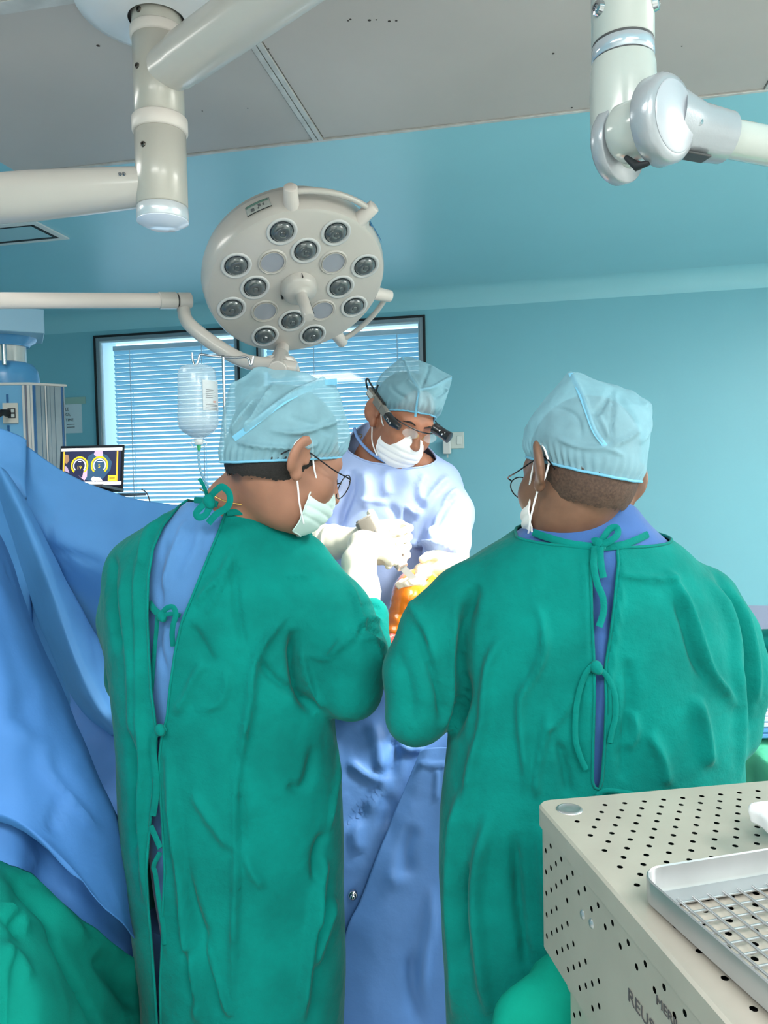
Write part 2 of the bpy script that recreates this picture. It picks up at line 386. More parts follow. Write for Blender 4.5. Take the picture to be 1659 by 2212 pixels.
# poster
a = on_wall(176, 868); b = on_wall(176, 935); s1_ = sn(a)[0]
pst = thing('wall_notice', room(s1_ - .1, NW, b[2]), 'white printed paper notice taped to the wall behind the pendant column', 'notice')
wall_box('sheet', s1_ - .21, s1_, b[2], a[2], NW - .0025, NW - .0008, mat('notice_paper', (205, 222, 230), .6), pst)
wall_box('tape', s1_ - .20, s1_ + .03, a[2] - .012, a[2] + .03, NW - .0042, NW - .003, mat('masking_tape', (150, 185, 175), .6), pst)
m_ink = mat('black_ink', (52, 62, 70), .6)
for i, tx in enumerate(('LE', 'GE,', 'TIME.')):
    text_obj('lettering', tx, .026, room(s1_ - .112, NW - .0035, a[2] - .05 - i * .034), TDIR, WZ, m_ink, pst)
for z in (b[2] + .052, b[2] + .035):
    wall_box('print_line', s1_ - .105, s1_ - .05, z, z + .004, NW - .0033, NW - .0027, m_ink, pst)
# ------------------------------------------------------------------ ceiling mounted operating lamp
m_lamp = mat('lamp_white_enamel', (196, 191, 185), .28, coat=.4, var=(3, .03))
m_lamp2 = mat('lamp_pearl_enamel', (178, 175, 167), .3, coat=.5, var=(2, .04))
m_ring = mat('lamp_collar_plastic', (214, 206, 200), .4)
m_hex = mat('lamp_clear_band', (214, 220, 226), .22, .35, bump=((420, .15, .001),))
m_screw = mat('screw_steel', (96, 92, 88), .35, .9)
m_steel = mat('polished_steel', (190, 192, 196), .18, 1.0)
dC = 1.66
def col_at(py): return P(342 + (py - 240) * 0.018 + 2, py, dC)
ax_top, ax_bot = P(338, -60, dC), P(349, 470, dC)
cx, cy = (ax_top[0] + ax_bot[0]) / 2, (ax_top[1] + ax_bot[1]) / 2
def cz(py): return float(P(345, py, dC)[2])
lamp = thing('operating_light', (cx, cy, CEIL_Z), 'ceiling mounted white operating lamp with jointed arms and a round multi-lens head', 'operating lamp')
O = lambda z: (cx, cy, z)
mb = MB(); pr = [(0, 0), (.155, 0), (.17, -.004), (.165, -.012), (.14, -.022), (.10, -.03), (.06, -.034)]
mb.lathe((cx, cy, CEIL_Z - .03), (0, 0, 1), pr, 64); mb.build('canopy', mat('lamp_canopy', (232, 232, 236), .25, coat=.4), lamp, smooth=60)
RC = 0.053
def sleeve(name, py0, py1, r, m, bev=.003, par=lamp):
    z0, z1 = cz(py1), cz(py0); mb = MB()
    mb.lathe((cx, cy, z0), (0, 0, 1), [(0, 0), (r - bev, 0), (r, bev), (r, z1 - z0 - bev), (r - bev, z1 - z0), (0, z1 - z0)], 48)
    return mb.build(name, m, par, smooth=50)
sleeve('column_collar', -40, 30, .056, m_ring); sleeve('column_tube', 30, 76, RC, m_lamp2); sleeve('column_collar', 68, 92, .057, m_ring)
sleeve('column_hub', 88, 262, RC, m_lamp2); sleeve('column_collar', 256, 288, .059, m_ring)
lh = sleeve('column_hub', 287, 445, .0545, m_lamp2)
sleeve('end_cap', 445, 476, .055, m_hex); 
mb = MB(); zb = cz(476); mb.lathe((cx, cy, zb - .012), (0, 0, 1), [(0, 0), (.034, 0), (.055, .011), (.055, .0125), (0, .0125)], 40); mb.build('end_cap_glass', mat('lamp_end_glass', (225, 232, 245), .15, coat=.5), lamp)
for px, py in ((302, 22), (289, 138), (305, 309)):
    q = P(px, py, dC - .05); r = Vector((q[0] - cx, q[1] - cy, 0)).normalized(); rr = .0545 if py > 290 else RC
    mb = MB(); o = Vector((cx, cy, q[2])) + r * (rr - .001)
    mb.lathe(o, r, [(0, .001), (.0025, .001), (.003, .004), (.0055, .0035), (.0065, 0)], 14); mb.build('screw', m_screw, lamp)
# upper arm: from column towards camera right, carries the second lamp's drop tube
zA = cz(165)
A0 = Vector((cx, cy, zA)); tube2 = P(1345, 100, .97); A1 = Vector((tube2[0], tube2[1], zA + .02))
dirA = (A1 - A0).normalized()
mb = MB(); mb.tube([A0 + dirA * .03, A0 + dirA * .085, A0 + dirA * .1, A1 + dirA * .05, A1 + dirA * .07, A1 + dirA * .08], [.047, .049, .052, .052, .045, .02], 32)
arm = mb.build('upper_arm', m_lamp, lamp, smooth=50)
mb = MB(); xx, yy, zz = frame(dirA, (0, 0, 1)); G = []
for i in range(8):
    u = .058 + .006 * 0 + i * .0078; row = []
    for k in range(13):
        a = PI * (-.32 + .64 * k / 12) - PI / 2
        n_ = xx * math.sin(a + PI / 2) * 1 + yy * (-math.cos(a + PI / 2)) if False else (yy * -math.cos(PI * (-.36 + .72 * k / 12)) + xx * math.sin(PI * (-.36 + .72 * k / 12)))
        row.append(A0 + dirA * u + n_ * (.0505 if 0 < i < 7 and 0 < k < 12 else .048))
    G.append(row)
mb.grid(G); mb.build('arm_cover', mat('arm_cover', (206, 202, 192), .3, coat=.4), arm, smooth=60)
# second arm: to the left, then the spring arm back to the head
zB = cz(398); B0 = Vector((cx, cy, zB)); e1 = P(-90, 436, 1.72); dirB = (Vector((e1[0], e1[1], e1[2])) - B0).normalized()
B1 = B0 + dirB * .98
mb = MB(); mb.tube([B0 + dirB * .03, B0 + dirB * .1, B0 + dirB * .3, B1, B1 + dirB * .02], [.041, .045, .053, .053, .03], 32)
arm2 = mb.build('swivel_arm', m_lamp, lamp, smooth=50)
for px in (253, 262):
    q = P(px, 367, 1.62); d = (V3(q) - B0); u = d.dot(dirB); pp = B0 + dirB * u; n_ = (V3(q) - pp).normalized()
    mb = MB(); mb.lathe(pp + n_ * .044, n_, [(0, .0035), (.0015, .003), (.003, .0035), (.0042, .0)], 12); mb.build('screw', m_steel, arm2)
dS = 2.3
Sr, Sl = V3(P(404, 649, dS)), None
_qx, _qy, _qd = proj(np.array(B1)); ell = V3(P(float(_qx), 648, float(_qd)))
ell = Vector((B1.x, B1.y, ell.z))
mb = MB(); mb.cyl((B1.x, B1.y, B1.z + .05), (ell.x, ell.y, ell.z - .05), .05, n=32); mb.build('elbow_joint', m_lamp2, lamp, bevel=.006)
dirS = (Sr - ell).normalized()
mb = MB(); mb.tube([ell, Sr - dirS * .08], [.0215, .0215], 24); spr = mb.build('spring_arm', m_ring, lamp, smooth=50)
mb = MB(); mb.tube([Sr - dirS * .085, Sr - dirS * .083, Sr - dirS * .033, Sr - dirS * .031], [.0205, .0245, .0245, .0205], 24); mb.build('arm_sleeve', m_lamp, spr)
mb = MB(); mb.tube([Sr - dirS * .0275, Sr - dirS * .026, Sr + dirS * .010, Sr + dirS * .0135, Sr + dirS * .0145], [.021, .0235, .0235, .019, .01], 24); mb.build('arm_knuckle', m_lamp, spr)
mb = MB(); mb.tube([Sr - dirS * .035, Sr - dirS * .024], [.0195, .0195], 20); mb.build('arm_gap', m_darkgrey, spr)
yk = smooth_path([P(395, 658, dS), P(402, 690, dS), P(425, 715, dS), P(465, 745, dS), P(510, 772, dS - .005), P(545, 784, dS - .02), P(600, 790, dS - .04), P(640, 798, dS - .04)], 8)
mb = MB(); mb.tube(yk, [.019 + .003 * min(1, i / 20) for i in range(len(yk))], 20); mb.build('yoke', m_lamp, lamp, smooth=60)
# lamp head frame from the measured lens pattern
def cv_(x, y, z): return V3(RGT * x + UPV * y - FWD * z)
U = cv_(.92559, .11188, -.36162).normalized(); Vv = cv_(.24267, .55780, .79370); Vv = (Vv - U * Vv.dot(U)).normalized(); N = U.cross(Vv).normalized()
HC = V3(P(644.8, 620.6, 2.28)); RI = .13106; RD = 2.085 * RI
def hp(a, b, h=0.0): return HC + U * a + Vv * b + N * h
prof = [(0, -.0005), (RD * .93, -.0005), (RD * .965, -.004), (RD * .985, -.012), (RD, -.03), (RD * 1.005, -.055), (RD * .985, -.075), (RD * .97, -.078), (RD * .95, -.095), (RD * .80, -.115), (RD * .4, -.125), (0, -.127)]
prof = [(r_, h_ * 1.18) for r_, h_ in prof]
mb = MB(); mb.lathe(HC, N, prof, 96, x=U); head = mb.build('lamp_head', m_lamp, lamp, smooth=35)
mb = MB(); mb.lathe(HC, N, [(RD * .972, -.0785), (RD * .992, -.0775), (RD * .99, -.082), (RD * .96, -.083)], 96); mb.build('rim_seam', mat('seam_grey', (140, 138, 134), .5), head)
m_bez = mat('lens_bezel', (205, 206, 206), .3, bump=((500, .4, .001),))
m_lens = mat('lens_glass', (96, 102, 104), .08, coat=1.0, metal=.3)
m_cup = mat('lens_cup', (74, 80, 84), .25, metal=.7)
m_pale = mat('lens_blank', (158, 162, 172), .35)
outer = []
for k in range(4):
    for s_ in (-1, 1):
        a = k * PI / 2 + s_ * math.radians(22); outer.append((1.585 * RI * math.cos(a), 1.585 * RI * math.sin(a), True))
for k in range(8):
    a = k * PI / 4; outer.append((RI * math.cos(a) * (1 if k % 2 == 0 else .98), RI * math.sin(a) * (1 if k % 2 == 0 else .98), k % 2 == 0))
for a, b, clear in outer:
    o = hp(a, b); LS = 1.36; SC_ = lambda l: [(x_ * LS, y_) for x_, y_ in l]
    mb = MB(); r0 = .0325 if clear else .032
    mb.lathe(o, N, SC_([(r0, 0), (r0 - .001, .0025), (r0 * .86, .003), (.0265, .0012), (.0245, -.0002)] if clear else [(r0, 0), (r0 - .002, .003), (r0 * .9, .0035), (.0265, .0006), (.0250, .0004)]), 40, x=U)
    mod = mb.build('lens_module', m_bez if clear else m_lamp, head, smooth=60)
    if clear:
        mb = MB(); mb.lathe(o, N, SC_([(.0247, .0003), (.022, .0006), (0, .0006)]), 32, x=U); mb.build('reflector_cup', m_cup, mod)
        mb = MB(); mb.lathe(o, N, SC_([(.0225, .0008), (.021, .006), (.016, .0105), (.0085, .0128), (.0065, .0105), (0, .010)]), 32, x=U); mb.build('lens', m_lens, mod, smooth=70)
        mb = MB(); mb.lathe(o + N * .0102, N, SC_([(.0064, .0001), (.005, .0028), (0, .0034)]), 20); mb.build('lens_core', m_lens, mod)
    else:
        mb = MB(); mb.lathe(o, N, SC_([(.0252, .0006), (0, .0006)]), 32); mb.build('blank_disc', m_pale, mod)
        mb = MB(); mb.lathe(o, N, SC_([(.0262, .0008), (.0262, .0034), (.0248, .0034), (.0248, .0008)]), 32); mb.build('blank_ring', m_lamp, mod)
# handle
mb = MB(); mb.lathe(HC, N, [(.056, 0), (.055, .006), (.052, .018), (.045, .026), (.034, .030), (.022, .034), (.018, .040)], 48); hb = mb.build('handle_base', m_lamp, head, smooth=60)
mb = MB(); mb.lathe(HC, N, [(.0185, .036), (.0175, .06), (.0165, .125), (.015, .129), (0, .13)], 32); mb.build('sterile_handle', m_lamp, hb, smooth=50)
mb = MB(); mb.box(hp(.0165, .006, .083), U, Vv, N, .001, .0015, .075); mb.build('handle_groove', m_darkgrey, hb)
for a, b in ((.0, .0525), (-.049, -.025)):
    mb = MB(); o = hp(a, b, .012); mb.box(o, Vector((-b, a, 0)) if False else U, Vv, N, .002 if b > 0 else .005, .006, .016); mb.build('index_mark', m_black, head)
# grab handles on the rim
def grab(a0, a1):
    rr = RD + .035; hh = -.02
    t = MB(); pts = [hp(rr * math.cos(a0 + (a1 - a0) * k / 20), rr * math.sin(a0 + (a1 - a0) * k / 20), hh) for k in range(21)]
    t.tube(pts, .0085, 14); g = t.build('grab_bar', m_lamp, head, smooth=60)
    for a in (a0, a1):
        q = hp((RD - .01) * math.cos(a), (RD - .01) * math.sin(a), hh - .004); q2 = hp((rr + .016) * math.cos(a), (rr + .016) * math.sin(a), hh)
        m2 = MB(); m2.tube([q, q + (q2 - q) * .96, q2], [.0215, .0185, .016], 24); m2.build('grab_post', m_ring, g, smooth=45)
grab(math.radians(56), math.radians(102)); grab(math.radians(-52), math.radians(-10))
# pivot below the head
q0 = hp(-.04 * 0, -RD * .98, -.035)
pb_ = V3(P(602, 790, 2.27))
mb = MB(); mb.tube([q0 + (q0 - pb_) * .3, pb_ + (q0 - pb_) * .45], [.021, .021], 24); mb.build('pivot_pin', m_ring, lamp)
mb = MB(); mb.tube([pb_ + (q0 - pb_) * .42, pb_ - (q0 - pb_) * .2], [.027, .027], 24); mb.build('pivot_socket', m_lamp, lamp, bevel=.003)
pl = [(562, 772), (590, 765), (632, 768), (641, 780), (648, 800), (640, 812), (590, 812), (566, 796)]
mb = MB(); vs = [V3(P(x, y, 2.29)) for x, y in pl]; n = len(vs)
mb.add(vs + [v + V3(FWD) * .03 for v in vs], [tuple(range(n)), tuple(reversed(range(n, 2 * n)))] + [(i, (i + 1) % n, n + (i + 1) % n, n + i) for i in range(n)])
br = mb.build('pivot_bracket', m_lamp, lamp, bevel=.006)
for px, py in ((578, 776), (622, 784), (619, 792), (630, 797)):
    q = V3(P(px, py, 2.2895)); mb = MB(); mb.lathe(q, -FWD, [(0, .0015), (.003, .001), (.0032, 0)], 10); mb.build('screw', m_screw, br)
# rating label and maker letters on the rim
def rim(a, h, lift=.0008):
    r = RD * 1.004 + lift; return hp(r * math.cos(a), r * math.sin(a), h)
def rim_patch(name, a0, a1, h0, h1, m, par, lift=.001):
    mb = MB(); mb.grid([[rim(a0 + (a1 - a0) * k / 8, h0 + (h1 - h0) * j / 3, lift) for k in range(9)] for j in range(4)])
    return mb.build(name, m, par, smooth=60, solid=.0004)
D = math.radians
lb = rim_patch('rating_label', D(113), D(128), -.064, -.026, mat('label_paper', (172, 176, 172), .4), head)
rim_patch('label_band', D(114), D(127.5), -.063, -.0555, mat('label_green', (92, 128, 116), .5), lb, .0018)
rim_patch('label_bar', D(113), D(128), -.028, -.0252, m_black, lb, .0018)
for a, h, w, z in ((117.2, -.045, 1.0, .008), (119.6, -.047, 1.6, .010), (120.4, -.038, .8, .006), (124, -.040, 2.2, .012)):
    rim_patch('label_print', D(a - w / 2), D(a + w / 2), h - z / 2, h + z / 2, mat('label_ink', (96, 98, 100), .6), lb, .0018)
m_blue = mat('maker_blue', (70, 128, 176), .4)
a0 = D(47)
for i, ch in enumerate('AM'):
    a = a0 - i * D(8.5); o = rim(a, -.026, .0012); xx = -(U * -math.sin(a) + Vv * math.cos(a))
    text_obj('maker_letter', ch, .045, o, xx, -N, m_blue, head, depth=.0008)
# second lamp: drop tube, elbow and arm on the right
dT = .97; KT = .97 / 1.12; tq = P(1345, 60, dT); tx, ty = tq[0], tq[1]
def tz(py): return float(P(1345, py, dT)[2])
zt = tz(0)
def ring2(name, z0, z1, r, m, rb=None, n=48):
    mb = MB(); rb = r if rb is None else rb
    mb.lathe((tx, ty, 0), (0, 0, 1), [(0, z0), (rb - .002, z0), (rb, z0 + .002), (r, z1 - .002), (r - .002, z1), (0, z1)], n); return mb.build(name, m, lamp, smooth=50)
m_pearl = mat('joint_enamel', (172, 178, 174), .22, coat=.6, var=(9, .03))
ring2('drop_tube', tz(96), zA + .02, .0385, m_pearl); ring2('joint_seam', tz(98), tz(96), .0375, m_darkgrey)
ring2('joint_band', tz(131), tz(98), .0385, mat('joint_band', (196, 206, 216), .12, .6)); ring2('joint_seam', tz(134), tz(131), .0375, m_darkgrey)
for px, py in ((1287, 16), (1414, 8)):
    q = P(px, py, dT - .02); r = Vector((q[0] - tx, q[1] - ty, 0)).normalized(); mb = MB(); o = Vector((tx, ty, q[2])) + r * .0378
    mb.lathe(o, r, [(0, .003), (.004, .003), (.0045, .007), (.008, .006), (.0095, 0)], 18); mb.build('cap_screw', m_steel, lamp)
mb = MB(); zs = [(134, .0445), (150, .0465), (200, .0475), (250, .0475), (285, .0465), (310, .043), (332, .036), (350, .025), (360, .010), (362, 0)]
mb.lathe((tx + .0, ty, 0), (0, 0, 1), [(0, tz(134))] + [(r * KT, tz(y)) for y, r in zs], 48); mb.build('joint_housing', m_pearl, lamp, smooth=60)
# clevis discs: axis points to camera-right
cxv = V3(RGT) * .62 - V3(FWD) * .78; cxv.z = -.05; cxv.normalize()
J0 = V3(P(1440, 257, .90))
m_grip = mat('joint_hex_grip', (156, 162, 168), .25, .3, bump=((420, .12, .001),))
mb = MB(); mb.lathe(J0, cxv, [(a_ * KT, b_ * KT) for a_, b_ in [(0, -.02), (.056, -.02), (.058, -.017), (.058, .004), (.054, .010), (.046, .0125), (0, .013)]], 56); dsk = mb.build('joint_disc', m_grip, lamp, smooth=50)
mb = MB(); mb.lathe(J0, cxv, [(a_ * KT, b_ * KT) for a_, b_ in [(.047, .0126), (.045, .0145), (0, .015)]], 56); mb.build('disc_face', mat('joint_disc_face', (172, 178, 186), .25, .2), dsk, smooth=60)
J1 = V3(P(1334, 316, .975))
mb = MB(); mb.lathe(J1, -cxv, [(a_ * KT, b_ * KT) for a_, b_ in [(0, -.012), (.052, -.012), (.054, -.01), (.054, .006), (.05, .011), (0, .0125)]], 48); mb.build('joint_disc', m_grip, lamp, smooth=50)
mb = MB(); mb.lathe(J0 - cxv * .042, cxv, [(a_ * KT, b_ * KT) for a_, b_ in [(0, -.026), (.034, -.026), (.040, -.018), (.040, .018), (.034, .026), (0, .026)]], 40); mb.build('joint_core', m_pearl, lamp, smooth=50)
mb = MB(); q = V3(P(1380, 357, 0.935)); mb.lathe(q, (0.3, -.7, -.5), [(0, .004), (.004, .003), (.005, -.003), (.003, -.01)], 14); mb.build('red_stop', mat('red_plastic', (206, 84, 96), .35), dsk)
mb = MB(); mb.tube([V3(P(1352, 340, .928)), V3(P(1376, 360, .915)), V3(P(1402, 352, .905))], [.003, .0055, .003], 10); mb.build('joint_slot', m_black, dsk)
dr = (V3(P(1700, 322, 0.979)) - V3(P(1500, 283, 0.944))).normalized()
k0 = V3(P(1440, 268, 0.940)); k1 = V3(P(1538, 292, 0.953))
mb = MB(); mb.tube([k0, k0 + (k1 - k0) * .35, k0 + (k1 - k0) * .62, k1, k1 + dr * .018, k1 + dr * .02], [.043, .037, .0325, .0315, .0305, .022], 40); mb.build('arm_socket', m_grip, lamp, smooth=50)
q = V3(P(1508, 265, 0.914)); mb = MB(); mb.lathe(q, -FWD, [(0, .002), (.002, .002), (.0025, .004), (.005, .0035), (.0055, -.01)], 14); mb.build('cap_screw', m_steel, lamp)
e2 = k1 + dr * .62
mb = MB(); mb.tube([k1 - dr * .01, e2], [.023, .023], 28); mb.build('lower_arm', m_pearl, lamp, smooth=50)
mb = MB(); mb.box(V3(P(1496, 338, 0.940)), dr, Vector((0, 0, 1)).cross(dr), (0, 0, 1), .04, .02, .003); mb.build('joint_tab', m_darkgrey, lamp, bevel=.001)

# ------------------------------------------------------------------ medical pendant
m_pblue = mat('pendant_blue', (104, 172, 212), .4, var=(4, .03)); m_pstrip = mat('pendant_cream', (214, 210, 204), .4)
m_pdark = mat('pendant_dark_blue', (38, 98, 150), .4); m_pgrey = mat('pendant_anodised', (136, 152, 160), .35, .4, var=(14, .06))
dP = 3.25
crn = P(64, 826, dP); ang = math.radians(33)
fx = np.array([math.cos(ang), math.sin(ang), 0.0]); fy = np.array([-math.sin(ang), math.cos(ang), 0.0])
fxn = np.array([-math.cos(math.radians(5)), math.sin(math.radians(5)) * -1, 0.0])   # front face goes left
ztop = float(crn[2]); zbot = 0.95
pend = thing('medical_pendant', (crn[0] - .2, crn[1] + .1, CEIL_Z), 'blue ceiling pendant column with aluminium side strips, left of the window', 'pendant')
Wd = 0.19; Ws = 0.136
def corner(u, v, z): return np.array([crn[0], crn[1], 0]) + fxn * u + fx * v + np.array([0, 0, z])
side_n = np.cross(fx, WZ); front_n = np.cross(WZ, fxn)
c4 = [corner(0, 0, 0), corner(Wd * 2, 0, 0), corner(Wd * 2, Ws * .9, 0), corner(0, Ws, 0)]
def vprism(name, pts, z0, z1, m, par, bevel=0.0):
    mb = MB(); n = len(pts); vs = [(p[0], p[1], z0) for p in pts] + [(p[0], p[1], z1) for p in pts]
    mb.add(vs, [tuple(reversed(range(n))), tuple(range(n, 2 * n))] + [(i, (i + 1) % n, n + (i + 1) % n, n + i) for i in range(n)]); return mb.build(name, m, par, bevel=bevel)
body = vprism('column_body', c4, zbot, ztop - .012, m_pblue, pend)
cap = [corner(-.006, -.006, 0) - fx * .004, corner(Wd * 2, -.006, 0), corner(Wd * 2, Ws * .92, 0), corner(-.006, Ws + .008, 0)]
vprism('column_cap', cap, ztop - .012, ztop, m_pstrip, pend, bevel=.003)
def strip(u0, u1, face, m, lift):
    if face == 's':
        a, b = corner(0, u0 * .73, 0), corner(0, u1 * .73, 0); nn = side_n
    else:
        a, b = corner(u0, 0, 0), corner(u1, 0, 0); nn = front_n
    return vprism('side_strip', [a, b, b + nn * lift, a + nn * lift], zbot, ztop - .0125, m, body)
for u0, u1, m, l in ((.0005, .012, m_pstrip, .003), (.016, .026, m_pdark, .002), (.030, .055, m_pgrey, .003), (.058, .074, m_pgrey, .005), (.078, .086, m_pstrip, .008), (.09, .106, m_pgrey, .004), (.108, .130, m_pgrey, .0025), (.132, .166, m_pgrey, .006), (.168, .178, m_pdark, .003), (.180, .186, m_pgrey, .006)):
    strip(u0, u1, 's', m, l)
for u0, u1, m, l in ((.0005, .012, m_pstrip, .003), (.0135, .020, mat('strip_gap', (120, 118, 130), .4), .002), (.022, .032, m_pstrip, .003)): strip(u0, u1, 'f', m, l)
# socket panel on the front
sq = V3(P(20, 892, dP - .02)); fxd = -V3(fxn); nf = V3(front_n).normalized(); so = V3(corner(float(np.dot(np.array(sq) - crn, fxn)), 0, sq.z))
def fp(name, a, b, w, h, t, m, par, lift=0.0): 
    mb = MB(); mb.box(so + fxd * a + Vector((0, 0, b)) + nf * (lift + t / 2), fxd, nf, WZ, w, t, h); return mb.build(name, m, par, bevel=min(t, .003) * .5)
spn = fp('socket_panel', 0, 0, .062, .086, .008, mat('socket_cream', (222, 216, 204), .4), body)
fp('socket_insert', .006, 0, .032, .042, .003, m_darkgrey, spn, .008)
for b in (.010, -.011): fp('switch_button', .012, b, .014, .014, .003, m_swp, spn, .011)
mb = MB(); mb.tube([so + fxd * -.012 + nf * .01, so + fxd * -.016 + nf * .05, so + fxd * -.04 + nf * .07 + Vector((0, 0, -.03)), so + fxd * -.12 + nf * .08 + Vector((0, 0, -.16))], [.016, .013, .006, .005], 12); mb.build('plug', m_black, spn, smooth=60)
for b in (.06, -.07): fp('panel_mark', -.012, b, .010, .04, .0015, m_pdark, body)
# neck above
pcx, pcy = (np.array(c4[0]) + np.array(c4[1]) + np.array(c4[2]) + np.array(c4[3]))[:2] / 4
pcx, pcy = P(20, 760, dP + .1)[:2]
def pz(py): return float(P(30, py, dP + .1)[2])
mb = MB(); mb.lathe((pcx, pcy, 0), (0, 0, 1), [(0, ztop), (.118, ztop), (.117, pz(815)), (.112, pz(800)), (.095, pz(788)), (.075, pz(784)), (0, pz(784))], 48); mb.build('neck_base', mat('pendant_neck_blue', (88, 156, 204), .3, coat=.3), pend, smooth=60)
mb = MB(); mb.lathe((pcx, pcy, 0), (0, 0, 1), [(0, pz(786)), (.068, pz(786)), (.068, pz(748)), (0, pz(748))], 40); mb.build('neck_glass', mat('neck_cream', (206, 210, 204), .2, coat=.6), pend)
mb = MB(); mb.lathe((pcx, pcy, 0), (0, 0, 1), [(0, pz(750)), (.082, pz(750)), (.084, pz(746)), (.108, pz(738)), (.118, pz(722)), (.119, pz(706)), (0, pz(706))], 48); mb.build('neck_cup', mat('pendant_neck_blue', (0, 0, 0)), pend, smooth=60)
mb = MB(); q = V3(P(9, 766, dP - .02)); mb.tube([q + Vector((0, 0, .045)), q - Vector((0, 0, .045))], .010, 16); mb.build('brake_lever', m_steel, pend, bevel=.003)
bx = [P(96, 700, dP - .02)[:2]]
b0 = np.array([*P(96, 700, dP)[:2], 0]); bl_ = np.array([-math.cos(.45), -math.sin(.45), 0.0]); bk = np.array([-math.sin(.45), math.cos(.45), 0.0])
vprism('bearing_box', [b0, b0 + bl_ * .62, b0 + bl_ * .62 + bk * .26, b0 + bk * .26], float(P(96, 720, dP)[2]), float(P(96, 668, dP)[2]), mat('pendant_pale', (152, 192, 214), .4), pend, bevel=.004)
vprism('ceiling_tube', [b0 + bl_ * .3 + bk * .06 + np.array([.05 * math.cos(a * PI / 8), .05 * math.sin(a * PI / 8), 0]) for a in range(16)], float(P(96, 668, dP)[2]), CEIL_Z, m_pblue, pend)

# ------------------------------------------------------------------ laptop on its shelf
dL = 2.95
lp = thing('laptop', P(200, 1060, dL), 'open black laptop showing two yellow dials over a surgery video', 'laptop')
Lc = V3(P(197, 1010, dL)); lx = (V3(P(268, 965, dL - .03)) - V3(P(118, 968, dL + .01))).normalized(); ly = Vector((0, 0, 1)); ly = (ly - lx * ly.dot(lx)).normalized(); ly = (ly * math.cos(.12) + lx.cross(ly) * -math.sin(.12)); lz = lx.cross(ly)
if lz.dot(V3(FWD)) > 0: lz = -lz
def lpb(name, x, y, w, h, t, m, par, lift=0.0, bev=0.0):
    mb = MB(); mb.box(Lc + lx * x + ly * y + lz * (lift - t / 2), lx, ly, lz, w, h, t); return mb.build(name, m, par, bevel=bev)
m_scr = mat('laptop_black', (24, 26, 34), .35)
lid = lpb('screen_lid', 0, 0, .262, .172, .008, m_scr, lp, 0, .003)
def scr(nm, x, y, w, h, colr, lift, e=1.0): return lpb(nm, x, y, w, h, .0004, mat('screen_%d_%d_%d' % colr, colr, .4, emit=e), lid, lift)
scr('screen_picture', -.0, .002, .24, .146, (44, 48, 78), .0008, .55)
scr('screen_bar', -.0, .070, .25, .011, (250, 252, 252), .0012); scr('screen_bar', 0, -.0605, .25, .012, (250, 250, 252), .0012)
for x in (-.113, .106): scr('screen_line', x, .004, .006, .118, (226, 172, 56), .0013)
def blob(nm, pts, colr, lift, e=.6):
    mb = MB(); mb.prism(Lc + lz * lift, lx, ly, pts, .0003); return mb.build(nm, mat('screen_%d_%d_%d' % colr, colr, .4, emit=e), lid)
blob('screen_figure', [(-.03, -.045), (-.028, .0), (-.012, .045), (.012, .058), (.042, .056), (.065, .045), (.085, .02), (.08, -.01), (.055, -.04), (.02, -.056)], (58, 92, 124), .0014)
blob('screen_figure', [(.01, .05), (.015, .066), (.045, .066), (.048, .045), (.028, .036)], (214, 186, 214), .0018)
blob('screen_figure', [(-.035, -.04), (-.028, -.005), (-.015, -.006), (-.015, -.035), (-.025, -.05), (-.05, -.03)], (226, 190, 214), .0018)
blob('screen_figure', [(0, -.045), (.01, -.035), (.04, -.04), (.05, -.052), (.01, -.054)], (246, 226, 222), .0018)
blob('screen_figure', [(-.108, .052), (-.095, .05), (-.09, .03), (-.1, .015), (-.108, .02)], (170, 130, 100), .0018)
blob('screen_figure', [(-.108, .01), (-.096, .0), (-.088, -.02), (-.108, -.012)], (196, 170, 200), .0018)
def arc(cxx, r0, r1, a0, a1, colr, lift):
    mb = MB(); G = [[Lc + lx * (cxx + r * math.cos(a0 + (a1 - a0) * k / 24)) + ly * (.008 + r * math.sin(a0 + (a1 - a0) * k / 24)) + lz * lift for k in range(25)] for r in (r0, r1)]
    mb.grid(G); mb.build('screen_dial', mat('screen_%d_%d_%d' % colr, colr, .4, emit=.9), lid, solid=.0002)
for cxx in (-.047, .035):
    arc(cxx, .029, .0355, -.85, PI + .85, (238, 206, 40), .0022); arc(cxx, .0215, .0265, -.8, PI + .8, (206, 206, 226), .0022)
m_ye = mat('screen_238_206_40', (0, 0, 0)); m_wh = mat('screen_250_252_252', (0, 0, 0))
text_obj('screen_digits', '19', .020, Lc + lx * -.058 + ly * -.006 + lz * .0024, lx, ly, m_ye, lid, .0002)
text_obj('screen_digits', '5', .020, Lc + lx * .029 + ly * -.001 + lz * .0024, lx, ly, m_ye, lid, .0002)
for x, y, w in ((-.047, .024, .013), (.036, .022, .02)): lpb('screen_line', x, y, w, .0025, .0003, m_wh, lid, .0024)
scr('screen_button', .088, -.042, .034, .022, (238, 206, 60), .0026, .8); scr('screen_line', .088, -.042, .022, .003, (150, 120, 30), .003, .5)
lpb('base', 0, -.089, .262, .012, .16, mat('laptop_base', (96, 98, 102), .35, .5), lp, .15, .002)
mb = MB(); shp = V3(P(222, 1062, dL))
sx = lx; sy = V3(np.cross(WZ, np.array(sx))).normalized()
mb.box(Lc + lx * .045 + ly * -.112 + lz * .05, lx, sy, WZ, .30, .24, .010); shelf = mb.build('laptop_shelf', mat('shelf_black', (40, 42, 50), .3), None, bevel=.004)
tag(shelf, 'dark tray shelf on a blue bracket holding up the laptop', 'shelf')
mb = MB(); mb.box(Lc + lx * .0 + ly * -.134 + lz * .03, lx, sy, WZ, .24, .16, .03); mb.build('bracket', mat('bracket_blue', (92, 146, 190), .4), shelf, bevel=.003)
